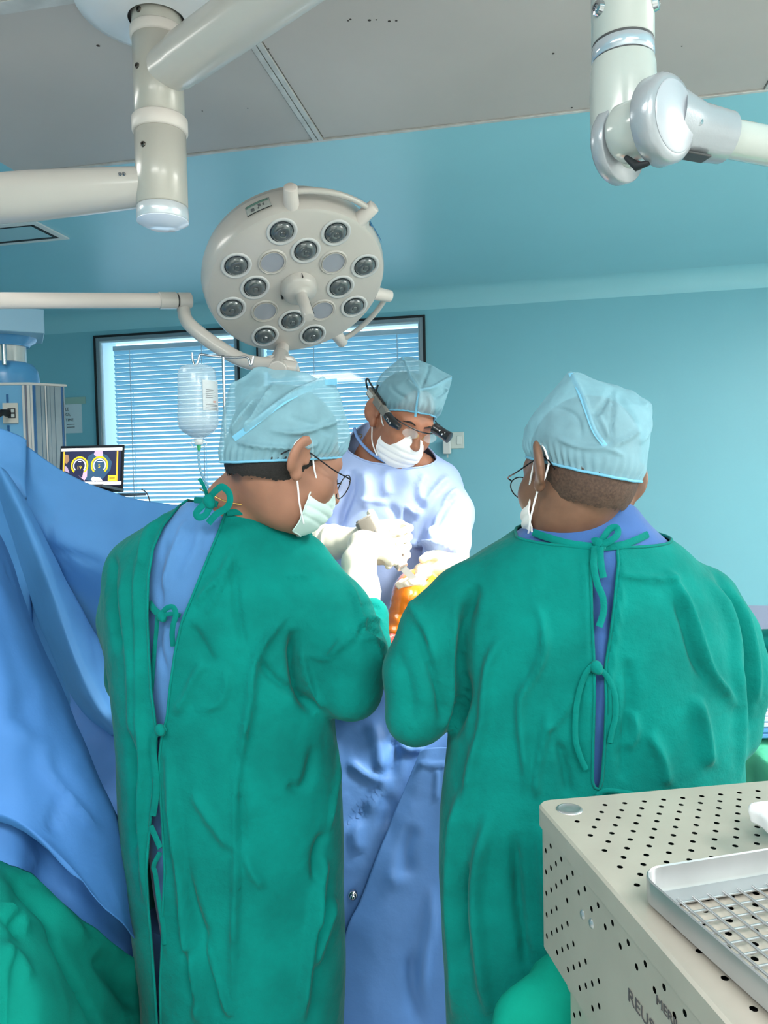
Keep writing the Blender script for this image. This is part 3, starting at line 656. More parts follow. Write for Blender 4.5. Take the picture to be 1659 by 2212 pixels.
mb = MB(); q = Lc + lx * .0 + ly * -.14; mb.cyl(q, (q.x, q.y, 0.03), .022, n=20); mb.build('stand_pole', m_alu, shelf)
mb = MB(); 
for k in range(5):
    a = 2 * PI * k / 5; mb.tube([(q.x, q.y, .06), (q.x + .22 * math.cos(a), q.y + .22 * math.sin(a), .02)], [.02, .015], 10)
mb.build('stand_foot', m_alu, shelf)
mb = MB(); mb.tube(smooth_path([P(306, 1057, dL - .02), P(316, 1064, dL - .02), P(322, 1078, dL - .02), P(324, 1100, dL - .02), P(310, 1180, dL)], 6), .0022, 8); mb.build('power_lead', m_darkgrey, shelf)

# ------------------------------------------------------------------ drip stand and bottle
dI = 2.12
iv = thing('drip_stand', (P(482, 900, dI)[0], P(482, 900, dI)[1], 0), 'thin steel drip stand with a bent hook, behind the left doctor', 'drip stand')
pt = P(482, 772, dI); mb = MB(); mb.tube([pt, (pt[0], pt[1], 1.2), (pt[0], pt[1], .05)], .0042, 14); mb.build('pole', m_steel, iv)
mb = MB(); mb.tube([pt, (pt[0], pt[1], pt[2] + .001), (pt[0], pt[1], pt[2] + .006)], [.0042, .0062, .0042], 12); mb.build('pole_cap', m_steel, iv)
hk = smooth_path([P(486, 771, dI), P(460, 769, dI), P(434, 766, dI), P(430, 772, dI), P(427, 784, dI), P(423, 789, dI), P(419, 787, dI), P(416, 776, dI), P(415, 762, dI)], 5)
mb = MB(); mb.tube(hk, .0032, 10); mb.build('hook', m_steel, iv, smooth=60)
hk = smooth_path([P(480, 771, dI), P(510, 772, dI + .02), P(535, 772, dI + .03), P(542, 790, dI + .03), P(548, 770, dI + .03)], 5)
mb = MB(); mb.tube(hk, .0032, 10); mb.build('hook', m_steel, iv, smooth=60)
mb = MB()
for k in range(4):
    a = PI / 4 + PI / 2 * k; mb.tube([(pt[0], pt[1], .06), (pt[0] + .2 * math.cos(a), pt[1] + .2 * math.sin(a), .02)], [.012, .01], 8)
mb.build('foot', m_steel, iv)
m_bot = mat('bottle_plastic', (206, 228, 240), .15, alpha=.46, coat=.5)
m_liq = mat('drip_fluid', (220, 236, 244), .05, alpha=.42, coat=.6)
bt = thing('infusion_bottle', P(428, 945, dI - .01), 'clear plastic infusion bottle hanging upside down from the hook', 'bottle')
bc = P(427, 870, dI - .005); bw = V3(P(425, 800, dI - .005))
def bzz(py): return float(P(427, py, dI - .005)[2])
axb = (V3(P(424, 800, dI - .005)) - V3(P(428, 940, dI - .005))); 
def bprof(l): return [(r, bzz(py)) for r, py in l]
k = dI / F_PX
mb = MB(); mb.lathe((bc[0], bc[1], 0), (0, 0, 1), bprof([(0, 789), (24 * k, 790), (33 * k, 793), (39 * k, 800), (41 * k, 812), (41.5 * k, 850), (42.5 * k, 880), (43.5 * k, 903), (43.5 * k, 915), (40 * k, 925), (32 * k, 934), (20 * k, 942), (10 * k, 947), (8 * k, 951)]), 48)
mb.build('bottle_shell', m_bot, bt, smooth=70)
mb = MB(); mb.lathe((bc[0], bc[1], 0), (0, 0, 1), bprof([(0, 905), (41.6 * k, 905), (41.8 * k, 914), (38.3 * k, 924), (30.5 * k, 932.5), (19 * k, 940), (8 * k, 945), (0, 946)]), 48)
mb.build('fluid', m_liq, bt, smooth=50)
mb = MB(); mb.lathe((bc[0], bc[1], 0), (0, 0, 1), bprof([(0, 948), (8.5 * k, 948), (9.5 * k, 950), (9.5 * k, 958), (8 * k, 960), (0, 960)]), 24); cpb = mb.build('cap', mat('cap_white', (220, 226, 226), .35), bt)
mb = MB(); mb.tube([(bc[0] + 17 * k * math.cos(2 * PI * j / 24), bc[1] + .004 * math.sin(2 * PI * j / 24), bzz(956) - 9 * k * math.sin(2 * PI * j / 24) - 2 * k) for j in range(24)], .0013, 8, closed=True); mb.build('hanger_ring', mat('ring_clear', (226, 236, 240), .2), cpb)
mb = MB(); mb.lathe((bc[0], bc[1], 0), (0, 0, 1), bprof([(4, 960), (4.5 * k, 961), (4 * k, 966), (2.6 * k, 976), (0, 977)][1:]), 16); mb.build('spike', mat('spike_green', (60, 170, 110), .35), cpb)
lab = MB(); rl = 43.4 * k; G = []
for j in range(2):
    G.append([(bc[0] + (rl + .0006) * math.sin(a), bc[1] - (rl + .0006) * math.cos(a), bzz(826 + 64 * j)) for a in [D(28 + 6.5 * q) for q in range(11)]])
lab.grid(G); lb2 = lab.build('bottle_label', mat('label_white', (206, 214, 218), .5), bt, smooth=70)
for i, (py, a0_, a1_, mm) in enumerate(((846, 38, 62, 'g'), (850, 38, 70, 'g'), (854, 36, 66, 'g'), (858, 38, 72, 'g'), (862, 36, 60, 'g'), (869, 60, 74, 'o'), (872, 60, 74, 'o'), (877, 36, 80, 'k'), (880, 36, 80, 'k'), (884, 36, 80, 'k'), (887, 34, 82, 'k'))):
    mb = MB(); r_ = rl + .0012
    mb.grid([[(bc[0] + r_ * math.sin(D(a0_ + (a1_ - a0_) * q / 8)), bc[1] - r_ * math.cos(D(a0_ + (a1_ - a0_) * q / 8)), bzz(py + .9 * j)) for q in range(9)] for j in range(2)])
    mb.build('print_line', mat('print_orange', (222, 140, 110), .6) if mm == 'o' else mat('print_grey', (120, 128, 134), .6), lb2, solid=.0002)
m_tube = mat('drip_line', (150, 200, 226), .15, transmission=.3)
mb = MB(); mb.tube(smooth_path([P(429, 974, dI - .005), P(430, 1000, dI - .005), P(436, 1025, dI), P(446, 1045, dI + .01), P(462, 1075, dI + .03), P(470, 1110, dI + .05), P(470, 1300, dI + .06)], 6), .0035, 10); mb.build('drip_tube', m_tube, bt, smooth=60)
# ------------------------------------------------------------------ implicit-surface modelling kit
f32 = np.float32
def A3(p): return np.asarray(p, f32)
def smin(a, b, k):
    if k <= 0: return np.minimum(a, b)
    h = np.maximum(k - np.abs(a - b), 0) / k; return np.minimum(a, b) - h * h * k * 0.25
def smax(a, b, k): return -smin(-a, -b, k)
def rcone(p, a, b, ra, rb):
    a, b = A3(a), A3(b); ba = b - a; L2 = float(ba @ ba) + 1e-12
    t = np.clip(((p - a) @ ba) / L2, 0, 1)
    q = p - a - t[:, None] * ba
    return np.sqrt((q * q).sum(1)) - (ra + (rb - ra) * t)
def chain(p, pts, rs, k=0.01):
    d = None
    for i in range(len(pts) - 1):
        e = rcone(p, pts[i], pts[i + 1], rs[i], rs[i + 1]); d = e if d is None else smin(d, e, k)
    return d
def ellip(p, c, r, M=None):
    q = p - A3(c)
    if M is not None: q = q @ np.asarray(M, f32)
    r = A3(r); k0 = np.sqrt(((q / r) ** 2).sum(1)); k1 = np.sqrt(((q / (r * r)) ** 2).sum(1)) + 1e-9
    return k0 * (k0 - 1) / k1
def rbox(p, c, h, r, M=None):
    q = p - A3(c)
    if M is not None: q = q @ np.asarray(M, f32)
    q = np.abs(q) - (A3(h) - r); return np.sqrt((np.maximum(q, 0) ** 2).sum(1)) + np.minimum(q.max(1), 0) - r
def loft(p, rows, power=2.0, yaw=0.0):
    """rows: (z, cx, cy, rx, ry) sorted by z; elliptical tube along z"""
    R = np.asarray(sorted(rows), float); zz = R[:, 0]; z = p[:, 2]
    # resample smoothly
    zs = np.linspace(zz[0], zz[-1], 160); cols = []
    for j in range(1, 5):
        y = np.interp(zs, zz, R[:, j]); kx = np.array([1, 4, 6, 4, 1.]) / 16
        yp = np.pad(y, 6, mode='edge')
        for _ in range(3): yp = np.convolve(yp, kx, mode='same')
        cols.append(np.interp(z, zs, yp[6:-6]).astype(f32))
    cx_, cy_, rx, ry = cols
    x = p[:, 0] - cx_; y = p[:, 1] - cy_
    if yaw: c, s = math.cos(yaw), math.sin(yaw); x, y = c * x + s * y, -s * x + c * y
    k0 = (np.abs(x / rx) ** power + np.abs(y / ry) ** power) ** (1 / power)
    k1 = np.sqrt((x / (rx * rx)) ** 2 + (y / (ry * ry)) ** 2) + 1e-6
    d = np.where(k0 > 0.3, (k0 - 1) * np.minimum(k0 / k1, np.maximum(rx, ry)), (k0 - 1) * np.minimum(rx, ry))
    return np.maximum(d, np.maximum(zz[0] - z, z - zz[-1]).astype(f32))

def sdf_mesh(fn, lo, hi, h, slack=1.6):
    lo = np.asarray(lo, float); hi = np.asarray(hi, float); B = 6
    nb = np.maximum(1, np.ceil((hi - lo) / (h * B)).astype(int)); n = nb * B + 1
    bc = [lo[i] + h * (np.arange(nb[i]) * B + B / 2) for i in range(3)]
    Cg = np.stack(np.meshgrid(*bc, indexing='ij'), -1).reshape(-1, 3).astype(f32)
    dc = fn(Cg)
    keep = np.abs(dc) < h * B * 0.87 * slack + h
    Dg = np.repeat(np.repeat(np.repeat(np.where(dc > 0, 1, -1).reshape(nb), B, 0), B, 1), B, 2).astype(f32)
    Dg = np.pad(Dg, ((0, 1), (0, 1), (0, 1)), mode='edge')
    ids = np.argwhere(keep.reshape(nb))
    loc = np.stack(np.meshgrid(*[np.arange(B + 1)] * 3, indexing='ij'), -1).reshape(-1, 3)
    for s in range(0, len(ids), 1500):
        I = (ids[s:s + 1500, None, :] * B + loc[None]).reshape(-1, 3)
        Dg[I[:, 0], I[:, 1], I[:, 2]] = fn((lo + I * h).astype(f32))
    S = Dg < 0
    c = np.zeros(tuple(n - 1), np.int8)
    for i in (0, 1):
        for j in (0, 1):
            for k in (0, 1): c += S[i:n[0] - 1 + i, j:n[1] - 1 + j, k:n[2] - 1 + k]
    act = (c > 0) & (c < 8); idx = -np.ones(act.shape, np.int64); cells = np.argwhere(act); idx[act] = np.arange(len(cells))
    acc = np.zeros((len(cells), 3)); cnt = np.zeros(len(cells))
    cor = [(i, j, k) for i in (0, 1) for j in (0, 1) for k in (0, 1)]
    for a in cor:
        for b in cor:
            if sum(abs(a[q] - b[q]) for q in range(3)) == 1 and a < b:
                va = Dg[cells[:, 0] + a[0], cells[:, 1] + a[1], cells[:, 2] + a[2]]; vb = Dg[cells[:, 0] + b[0], cells[:, 1] + b[1], cells[:, 2] + b[2]]
                x = (va < 0) != (vb < 0); t = np.where(x, va / np.where(x, va - vb, 1), 0)
                for q in range(3): acc[:, q] += np.where(x, a[q] + t * (b[q] - a[q]), 0)
                cnt += x
    V = lo + (cells + acc / cnt[:, None]) * h
    Fs = []
    for ax in range(3):
        o1, o2 = [(1, 2), (2, 0), (0, 1)][ax]
        s0 = [slice(0, n[q] - 1) if q == ax else slice(1, n[q] - 1) for q in range(3)]
        s1 = list(s0); s1[ax] = slice(1, n[ax])
        A, Bq = S[tuple(s0)], S[tuple(s1)]; E = np.argwhere(A != Bq)
        if not len(E): continue
        base = E.copy(); base[:, o1] += 1; base[:, o2] += 1
        inside = A[E[:, 0], E[:, 1], E[:, 2]]
        def g(d1, d2):
            q = base.copy(); q[:, o1] -= d1; q[:, o2] -= d2; return idx[q[:, 0], q[:, 1], q[:, 2]]
        quad = np.stack([g(1, 1), g(0, 1), g(0, 0), g(1, 0)], 1)
        quad[~inside] = quad[~inside][:, ::-1]; Fs.append(quad)
    F = np.concatenate(Fs); F = F[(F >= 0).all(1)]
    return V, F
def tri(F): return np.concatenate([F[:, [0, 1, 2]], F[:, [0, 2, 3]]]) if F.shape[1] == 4 else F
def vnormals(V, F):
    T_ = tri(F); a, b, c = V[T_[:, 0]], V[T_[:, 1]], V[T_[:, 2]]; n = np.cross(b - a, c - a); N_ = np.zeros_like(V)
    for i in range(3): np.add.at(N_, T_[:, i], n)
    return N_ / (np.linalg.norm(N_, axis=1, keepdims=True) + 1e-12)
def relax(V, F, it=3, lam=0.5):
    E = np.unique(np.sort(np.concatenate([F[:, [i, (i + 1) % F.shape[1]]] for i in range(F.shape[1])]), axis=1), axis=0)
    n = len(V); deg = np.bincount(E.ravel(), minlength=n)[:, None]
    for _ in range(it):
        s = np.zeros_like(V); np.add.at(s, E[:, 0], V[E[:, 1]]); np.add.at(s, E[:, 1], V[E[:, 0]]); V = V + lam * (s / np.maximum(deg, 1) - V)
    return V
def hash3(i, j, k, seed):
    h = (i * 374761393 + j * 668265263 + k * 2147483647 + seed * 974711) & 0xffffffff
    h = ((h ^ (h >> 13)) * 1274126177) & 0xffffffff; return ((h ^ (h >> 16)) & 0xffff) / 32767.5 - 1
def vnoise(p, seed=0):
    p = np.asarray(p, float); i = np.floor(p).astype(np.int64); f = p - i; f = f * f * (3 - 2 * f); r = 0
    for a in (0, 1):
        for b in (0, 1):
            for c in (0, 1):
                w = (f[:, 0] if a else 1 - f[:, 0]) * (f[:, 1] if b else 1 - f[:, 1]) * (f[:, 2] if c else 1 - f[:, 2])
                r = r + w * hash3(i[:, 0] + a, i[:, 1] + b, i[:, 2] + c, seed)
    return r
def polydist(x, y, pts):
    d = np.full(len(x), 1e9); tt = np.zeros(len(x)); m = len(pts) - 1
    for i in range(m):
        ax_, ay = pts[i][:2]; bx_, by = pts[i + 1][:2]; dx, dy = bx_ - ax_, by - ay; L = dx * dx + dy * dy + 1e-9
        t = np.clip(((x - ax_) * dx + (y - ay) * dy) / L, 0, 1); e = np.hypot(x - ax_ - t * dx, y - ay - t * dy)
        c = e < d; d = np.where(c, e, d); tt = np.where(c, (i + t) / m, tt)
    return d, tt
def sdpoly(x, y, poly):
    """signed px distance to polygon, negative inside"""
    d = np.full(len(x), 1e9); ins = np.zeros(len(x), bool); n = len(poly)
    for i in range(n):
        ax_, ay = poly[i]; bx_, by = poly[(i + 1) % n]; dx, dy = bx_ - ax_, by - ay; L = dx * dx + dy * dy + 1e-9
        t = np.clip(((x - ax_) * dx + (y - ay) * dy) / L, 0, 1); d = np.minimum(d, np.hypot(x - ax_ - t * dx, y - ay - t * dy))
        c = ((ay > y) != (by > y)); xi = ax_ + (y - ay) / (by - ay + 1e-12) * dx; ins ^= c & (x < xi)
    return np.where(ins, -d, d)
def strokes(V, F, items, cam_facing=True, gain=1.5):
    """raise or press folds along polylines measured on the cloth; items: (pts px, width px, amp m[, skew])"""
    Nn = vnormals(V, F); x, y, d = proj(V); view = (CAM - V); view /= np.linalg.norm(view, axis=1, keepdims=True)
    fac = np.clip((Nn * view).sum(1) * 3, 0, 1) if cam_facing else np.ones(len(V))
    off = np.zeros(len(V))
    for it in items:
        pts, w, amp = it[0], it[1], it[2]
        pts = [tuple(q) for q in smooth_path(pts, 5)]
        xs = [q[0] for q in pts]; ys = [q[1] for q in pts]
        box = (x > min(xs) - 3 * w) & (x < max(xs) + 3 * w) & (y > min(ys) - 3 * w) & (y < max(ys) + 3 * w)
        if not box.any(): continue
        e, t = polydist(x[box], y[box], pts); taper = np.clip(np.minimum(t, 1 - t) * 5, 0.0, 1)
        if len(it) > 3 and it[3] == 'full': taper = np.ones_like(t)
        off[box] += gain * amp * np.exp(-(e / w) ** 2) * taper
    return V + Nn * (off * fac)[:, None]
def clip_mesh(V, F, g):
    """keep g>=0, cutting triangles along the zero line; returns V,T, boundary marker"""
    T_ = tri(F); s = g[T_] >= 0; cnt = s.sum(1); Vn = [*V]; cache = {}
    out = [T_[cnt == 3]]; extra = []
    def cut(a, b):
        k = (a, b) if a < b else (b, a)
        if k not in cache:
            t = g[a] / (g[a] - g[b]); t = min(max(t, 0.02), 0.98); cache[k] = len(Vn); Vn.append(V[a] + t * (V[b] - V[a]))
        return cache[k]
    for f, c in zip(T_[(cnt > 0) & (cnt < 3)], cnt[(cnt > 0) & (cnt < 3)]):
        f = [int(q) for q in f]
        if c == 1:
            i = [j for j in range(3) if g[f[j]] >= 0][0]; a, b, cc = f[i], f[(i + 1) % 3], f[(i + 2) % 3]
            extra.append((a, cut(a, b), cut(a, cc)))
        else:
            i = [j for j in range(3) if g[f[j]] < 0][0]; a, b, cc = f[i], f[(i + 1) % 3], f[(i + 2) % 3]
            x, y = cut(a, b), cut(a, cc); extra.append((x, b, cc)); extra.append((x, cc, y))
    Tn = np.concatenate(out + ([np.array(extra)] if extra else [])); Vn = np.array(Vn)
    used = np.unique(Tn); mp = -np.ones(len(Vn), int); mp[used] = np.arange(len(used))
    return Vn[used], mp[Tn]
def boundary_loops(F, minlen=12):
    n = F.shape[1]; E = np.concatenate([F[:, [i, (i + 1) % n]] for i in range(n)]); S_ = np.sort(E, axis=1)
    _, inv, c = np.unique(S_, axis=0, return_inverse=True, return_counts=True); B = E[c[inv.ravel()] == 1]
    nxt = {}
    for a, b in B: nxt.setdefault(int(a), []).append(int(b))
    loops = []
    while nxt:
        a = next(iter(nxt)); L = [a]; 
        while True:
            q = nxt.get(L[-1])
            if not q: break
            b = q.pop()
            if not q: del nxt[L[-1]]
            if b == L[0]: break
            L.append(b)
        if len(L) >= minlen: loops.append(L)
    return loops
def np_mesh(name, V, F, material, parent=None, smooth=180, solid=0.0, offset=-1):
    me = bpy.data.meshes.new(name); nf, k = F.shape
    me.vertices.add(len(V)); me.vertices.foreach_set('co', np.asarray(V, f32).ravel())
    me.loops.add(nf * k); me.loops.foreach_set('vertex_index', np.asarray(F, np.int32).ravel())
    me.polygons.add(nf); me.polygons.foreach_set('loop_start', np.arange(nf, dtype=np.int32) * k)
    me.update(calc_edges=True); me.validate(); finish(me, material, smooth)
    o = link_mesh(name, me, parent)
    if solid: md = o.modifiers.new('solid', 'SOLIDIFY'); md.thickness = solid; md.offset = offset
    return o
def hem(name, V, loop, r, material, parent, closed=True, n=6, it=2):
    pts = V[loop]
    for _ in range(it): pts = (np.roll(pts, 1, 0) + pts * 2 + np.roll(pts, -1, 0)) / 4 if closed else pts
    keep = [pts[0]]
    for q in pts[1:]:
        if np.linalg.norm(q - keep[-1]) > .006: keep.append(q)
    mb = MB(); mb.tube(keep, r, n, closed=closed); return mb.build(name, material, parent, smooth=80)
def ribbon(pts, width, wdir, thick=0.0025, n=6):
    """flat cloth tape along a 3-D path; wdir: direction across, one or per point"""
    path = smooth_path(pts, n); m = len(path)
    if not hasattr(wdir[0], '__len__'): wdir = [wdir] * len(pts)
    wd = smooth_path([np.asarray(w, float) for w in wdir], n); mb = MB(); prev = None; rows = []
    for i, p in enumerate(path):
        t = path[min(i + 1, m - 1)] - path[max(i - 1, 0)]; t = t / (np.linalg.norm(t) + 1e-9)
        w = wd[i] - t * np.dot(wd[i], t); w = w / (np.linalg.norm(w) + 1e-9); nn = np.cross(t, w)
        ww = width / 2
        rows.append([p + w * ww, p + w * ww * .5 + nn * thick * .5, p - w * ww * .5 + nn * thick * .5, p - w * ww, p - w * ww * .5 - nn * thick * .5, p + w * ww * .5 - nn * thick * .5])
    b = 0; vs = [q for r in rows for q in r]; fs = []
    for i in range(m - 1):
        for k in range(6): fs.append((i * 6 + k, i * 6 + (k + 1) % 6, (i + 1) * 6 + (k + 1) % 6, (i + 1) * 6 + k))
    fs.append(tuple(range(6))); fs.append(tuple((m - 1) * 6 + k for k in reversed(range(6)))); mb.add(vs, fs); return mb
def rowsP(l, yadd=0.0):
    out = []
    for py, xl, xr, d, ry in l:
        a = P((xl + xr) / 2, py, d); out.append((float(a[2]), float(a[0]), float(a[1]) + yadd, (xr - xl) / 2 / F_PX * d, ry))
    return out
# ------------------------------------------------------------------ people
def head_axes(psi, phi, rho):
    ps, ph, r = (math.radians(a) for a in (psi, phi, rho))
    f = np.array([math.sin(ps) * math.cos(ph), math.cos(ps) * math.cos(ph), -math.sin(ph)]); r0 = np.array([math.cos(ps), -math.sin(ps), 0.0]); u0 = np.cross(r0, f)
    return np.stack([math.cos(r) * r0 - math.sin(r) * u0, f, math.sin(r) * r0 + math.cos(r) * u0], 1)   # columns right, forward, up
def rotz(a): c, s = math.cos(a), math.sin(a); return np.array([[c, -s, 0], [s, c, 0], [0, 0, 1.0]])
def roty(a): c, s = math.cos(a), math.sin(a); return np.array([[c, 0, s], [0, 1, 0], [-s, 0, c]])
def head_sdf(q, eo=0.0):
    d = smin(ellip(q, (0, -.012, .035), (.0755, .097, .088)), ellip(q, (0, .028, -.03), (.062, .070, .085)), .03)
    d = smin(d, ellip(q, (0, .036, -.072), (.052, .055, .045)), .03); d = smin(d, ellip(q, (0, .078, -.096), (.022, .019, .017)), .025)
    d = smin(d, rcone(q, (-.034, .078, .022), (.034, .078, .022), .013, .013), .025)
    for s in (-1, 1):
        d = smax(d, -ellip(q, (s * .031, .103, .002), (.017, .014, .010)), .014)
        d = smin(d, ellip(q, (s * .0315, .0795, .001), (.0135, .0125, .0125)), .003)
        d = smin(d, ellip(q, (s * .043, .062, -.028), (.022, .026, .022)), .03)
    d = smin(d, rcone(q, (0, .092, .016), (0, .119, -.030), .0075, .0115), .016)
    for s in (-1, 1): d = smin(d, ellip(q, (s * .0125, .107, -.036), (.0085, .010, .008)), .008)
    d = smin(d, ellip(q, (0, .099, -.060), (.024, .009, .006)), .008); d = smin(d, ellip(q, (0, .097, -.070), (.020, .009, .0065)), .006)
    for s in (-1, 1):
        M = rotz(s * math.radians(32)) @ roty(s * math.radians(8))
        e = ellip(q, (s * (.0885 + eo), -.015 - eo, .000), (.0085, .0235, .0355), M)
        e = smin(e, ellip(q, (s * (.079 + eo * .7), -.002 - eo, -.031), (.0075, .011, .012)), .008)
        e = smax(e, -ellip(q, (s * (.0965 + eo), -.006 - eo, .002), (.0080, .0135, .022), M), .006)
        e = smin(e, rcone(q, (s * .080, .006, -.006), (s * .080, .007, .006), .005, .004), .004)
        d = smin(d, e, .007)
    return d
def cran_sdf(q): return smin(ellip(q, (0, -.012, .035), (.0755, .097, .088)), ellip(q, (0, -.03, -.02), (.062, .072, .065)), .03)
class Head:
    def __init__(s, c, psi, phi, rho, sc, eo=0.0): s.eo = eo; s.c = np.asarray(c, float); s.R = head_axes(psi, phi, rho); s.s = sc
    def loc(s, p): return ((p - s.c.astype(f32)) @ s.R.astype(f32)) / s.s
    def sdf(s, p): return head_sdf(s.loc(p), s.eo) * s.s
    def W(s, *q): return s.c + s.R @ (np.asarray(q, float) * s.s)
def hull_planes(pts):
    bm = bmesh.new()
    for p in pts: bm.verts.new(p)
    r = bmesh.ops.convex_hull(bm, input=bm.verts); bm.normal_update(); c = np.mean(np.asarray(pts), 0); pl = []
    for f in bm.faces:
        n = np.array(f.normal); q = np.array(f.verts[0].co)
        if np.dot(n, q - c) < 0: n = -n
        if np.linalg.norm(n) > .5: pl.append((n, float(np.dot(n, q))))
    bm.free(); return pl
def hull_sdf(p, pl):
    d = None
    for n, k in pl:
        e = p @ n.astype(f32) - f32(k); d = e if d is None else np.maximum(d, e)
    return d
def hitd(fn, px, py, d0=.5, d1=3.2):
    ds = np.linspace(d0, d1, 700); pts = np.array([P(px, py, d) for d in ds], f32); v = fn(pts); i = np.argmax(v < 0)
    if not (v < 0).any(): return None
    return float(ds[i] - (ds[i] - ds[i - 1]) * (-v[i]) / (v[i - 1] - v[i] + 1e-9)) if i else float(ds[0])
def onto(fn, pts, lift=.004, dflt=None):
    out = []
    last = dflt
    for q in pts:
        d = hitd(fn, q[0], q[1]); 
        if d is None or (last is not None and abs(d - last) > .25): d = last
        last = d; l = q[2] if len(q) > 2 else lift; out.append(P(q[0], q[1], d - l))
    return out
def bounds(pts, pad): a = np.array(pts); return a.min(0) - pad, a.max(0) + pad

m_gown = mat('green_cotton_gown', (0, 113, 106), .9, spec=.15, sheen=.06, var=(11, .16), bump=((420, .4, .0012), (38, .55, .006)))
m_gown_dk = m_gown
m_scrub = mat('blue_cotton_scrubs', (74, 124, 178), .85, sheen=.2, var=(12, .05), bump=((420, .3, .001), (40, .2, .003)))
m_scrub_r = mat('royal_blue_scrubs', (52, 92, 152), .85, sheen=.2, var=(12, .05), bump=((420, .3, .001),))
m_sgown = mat('pale_blue_gown', (160, 180, 224), .7, sheen=.1, var=(10, .03), bump=((300, .15, .001), (30, .15, .003)))
m_cap = mat('cap_nonwoven', (138, 186, 202), .75, var=(40, .06), alpha=.6, bump=((260, .35, .001),))
m_capband = mat('cap_band', (110, 174, 204), .75, bump=((260, .4, .001),))
m_mask = mat('mask_nonwoven', (232, 234, 238), .7, bump=((300, .2, .001),))
m_mask_g = mat('mask_green', (206, 228, 224), .7, bump=((300, .2, .001),))
m_loop = mat('ear_loop', (236, 238, 240), .7)
m_hair = mat('black_hair', (30, 27, 26), .7, bump=((700, .8, .002),), var=(300, .4))
m_skinL = mat('skin_tan', (150, 106, 86), .55, var=(30, .07), sss=.12, bump=((500, .12, .0006),))
m_skinR = mat('skin_brown', (116, 84, 66), .5, var=(40, .10), sss=.1, bump=((500, .15, .0006),))
m_skinS = mat('skin_warm', (156, 104, 80), .5, var=(30, .08), sss=.12, bump=((500, .12, .0006),))
m_glove = mat('latex_glove', (232, 226, 208), .35, sss=.08, bump=((90, .15, .002),), var=(25, .03))
m_gold = mat('gold_chain', (206, 166, 96), .3, 1.0)
m_wire = mat('glasses_wire', (36, 34, 38), .3, .7)
m_lensg = mat('spectacle_lens', (225, 235, 240), .03, alpha=.16, coat=1.0)
m_shoe = mat('clog_rubber', (70, 90, 110), .5)

def body_mesh(H, neck, rs, skin, person, h=.0032, extra=None):
    def fn(p):
        d = smin(H.sdf(p), chain(p, neck, rs, .02), .028)
        if extra: d = extra(p, d)
        return d
    lo, hi = bounds(list(neck) + [H.W(*q) for q in ((-.1, 0, 0), (.1, 0, 0), (0, .13, 0), (0, -.12, 0), (0, 0, .13), (0, 0, -.12))], .02)
    hi = hi + .0; lo = lo - np.array([max(rs), max(rs), 0]) * .9; hi = hi + np.array([max(rs), max(rs), 0]) * .9
    V, F = sdf_mesh(fn, lo, hi, h); V = relax(V, F, 2, .4)
    return np_mesh('body', V, F, skin, person), fn
def cap_mesh(H, tips, brim, person, st=(), h=.0036, seed=1, flare=1.03, noise=.0022, band=.0024):
    """brim: (z at face side, z at nape side) in head space"""
    pts = []
    for k in range(20):
        a = 2 * PI * k / 20; y = -.012 + .112 * math.cos(a) * flare; x = .0905 * math.sin(a) * flare
        for zz, kk in ((-.06, .85), (.0, .91), (.05, .97), (.08, .95)): pts.append(H.W(x * kk, y * kk, zz))
    for k in range(12):
        a = 2 * PI * k / 12; pts.append(H.W(.055 * math.sin(a), -.012 + .075 * math.cos(a), .122))
    pts += list(tips); pl = hull_planes(pts)
    fn = lambda p: hull_sdf(p, pl)
    lo, hi = bounds(pts, .012); V, F = sdf_mesh(fn, lo, hi, h); V = relax(V, F, 6, .5)
    q = H.loc(V)
    N_ = vnormals(V, F); sag = vnoise(q * np.array([26, 26, 14]), seed) * noise + vnoise(q * np.array([60, 60, 30]), seed + 5) * noise * .45
    V = V + N_ * sag[:, None]
    V = strokes(V, F, st)
    q = H.loc(V); g = q[:, 2] - (brim[0] + (brim[1] - brim[0]) * np.clip((.10 - q[:, 1]) / .21, 0, 1))
    # the elastic draws the cloth in
    ang_ = np.arctan2(q[:, 0], q[:, 1] + .012); pull = np.exp(-(g / .012) ** 2) * (.006 + .0016 * np.sin(ang_ * 46 + 2 * vnoise(q * 30, 9))) + np.exp(-((g - .018) / .012) ** 2) * .0012 * np.sin(ang_ * 46 + 2 * vnoise(q * 30, 9)); N_ = vnormals(V, F); V = V - N_ * pull[:, None]
    Vc, T_ = clip_mesh(V, F, g)
    o = np_mesh('surgical_cap', Vc, T_, m_cap, person)
    for L in boundary_loops(T_, 40): hem('elastic_band', Vc, L, band, m_capband, o, it=3)
    return o, fn
def hair_mesh(H, keep, person, h=.0036, off=.003, m=None, capfn=None):
    """keep(q_local)->signed: positive where hair grows"""
    fn = (lambda p: (cran_sdf(H.loc(p)) - off) * H.s) if capfn is None else (lambda p: np.maximum((cran_sdf(H.loc(p)) - off) * H.s, np.where(H.loc(p)[:, 2] > -.008, capfn(p) + .011, -1)))
    lo, hi = bounds([H.W(x, y, z) for x in (-.09, .09) for y in (-.125, .1) for z in (-.1, .135)], .005)
    V, F = sdf_mesh(fn, lo, hi, h); q = H.loc(V)
    N_ = vnormals(V, F); V = V + N_ * (vnoise(q * 260, 3) * .0007)[:, None]
    Vc, T_ = clip_mesh(V, F, keep(H.loc(V)) + vnoise(H.loc(V) * 150, 8) * .003 + vnoise(H.loc(V) * 420, 8) * .004)
    return np_mesh('hair', Vc, T_, m or m_hair, person)
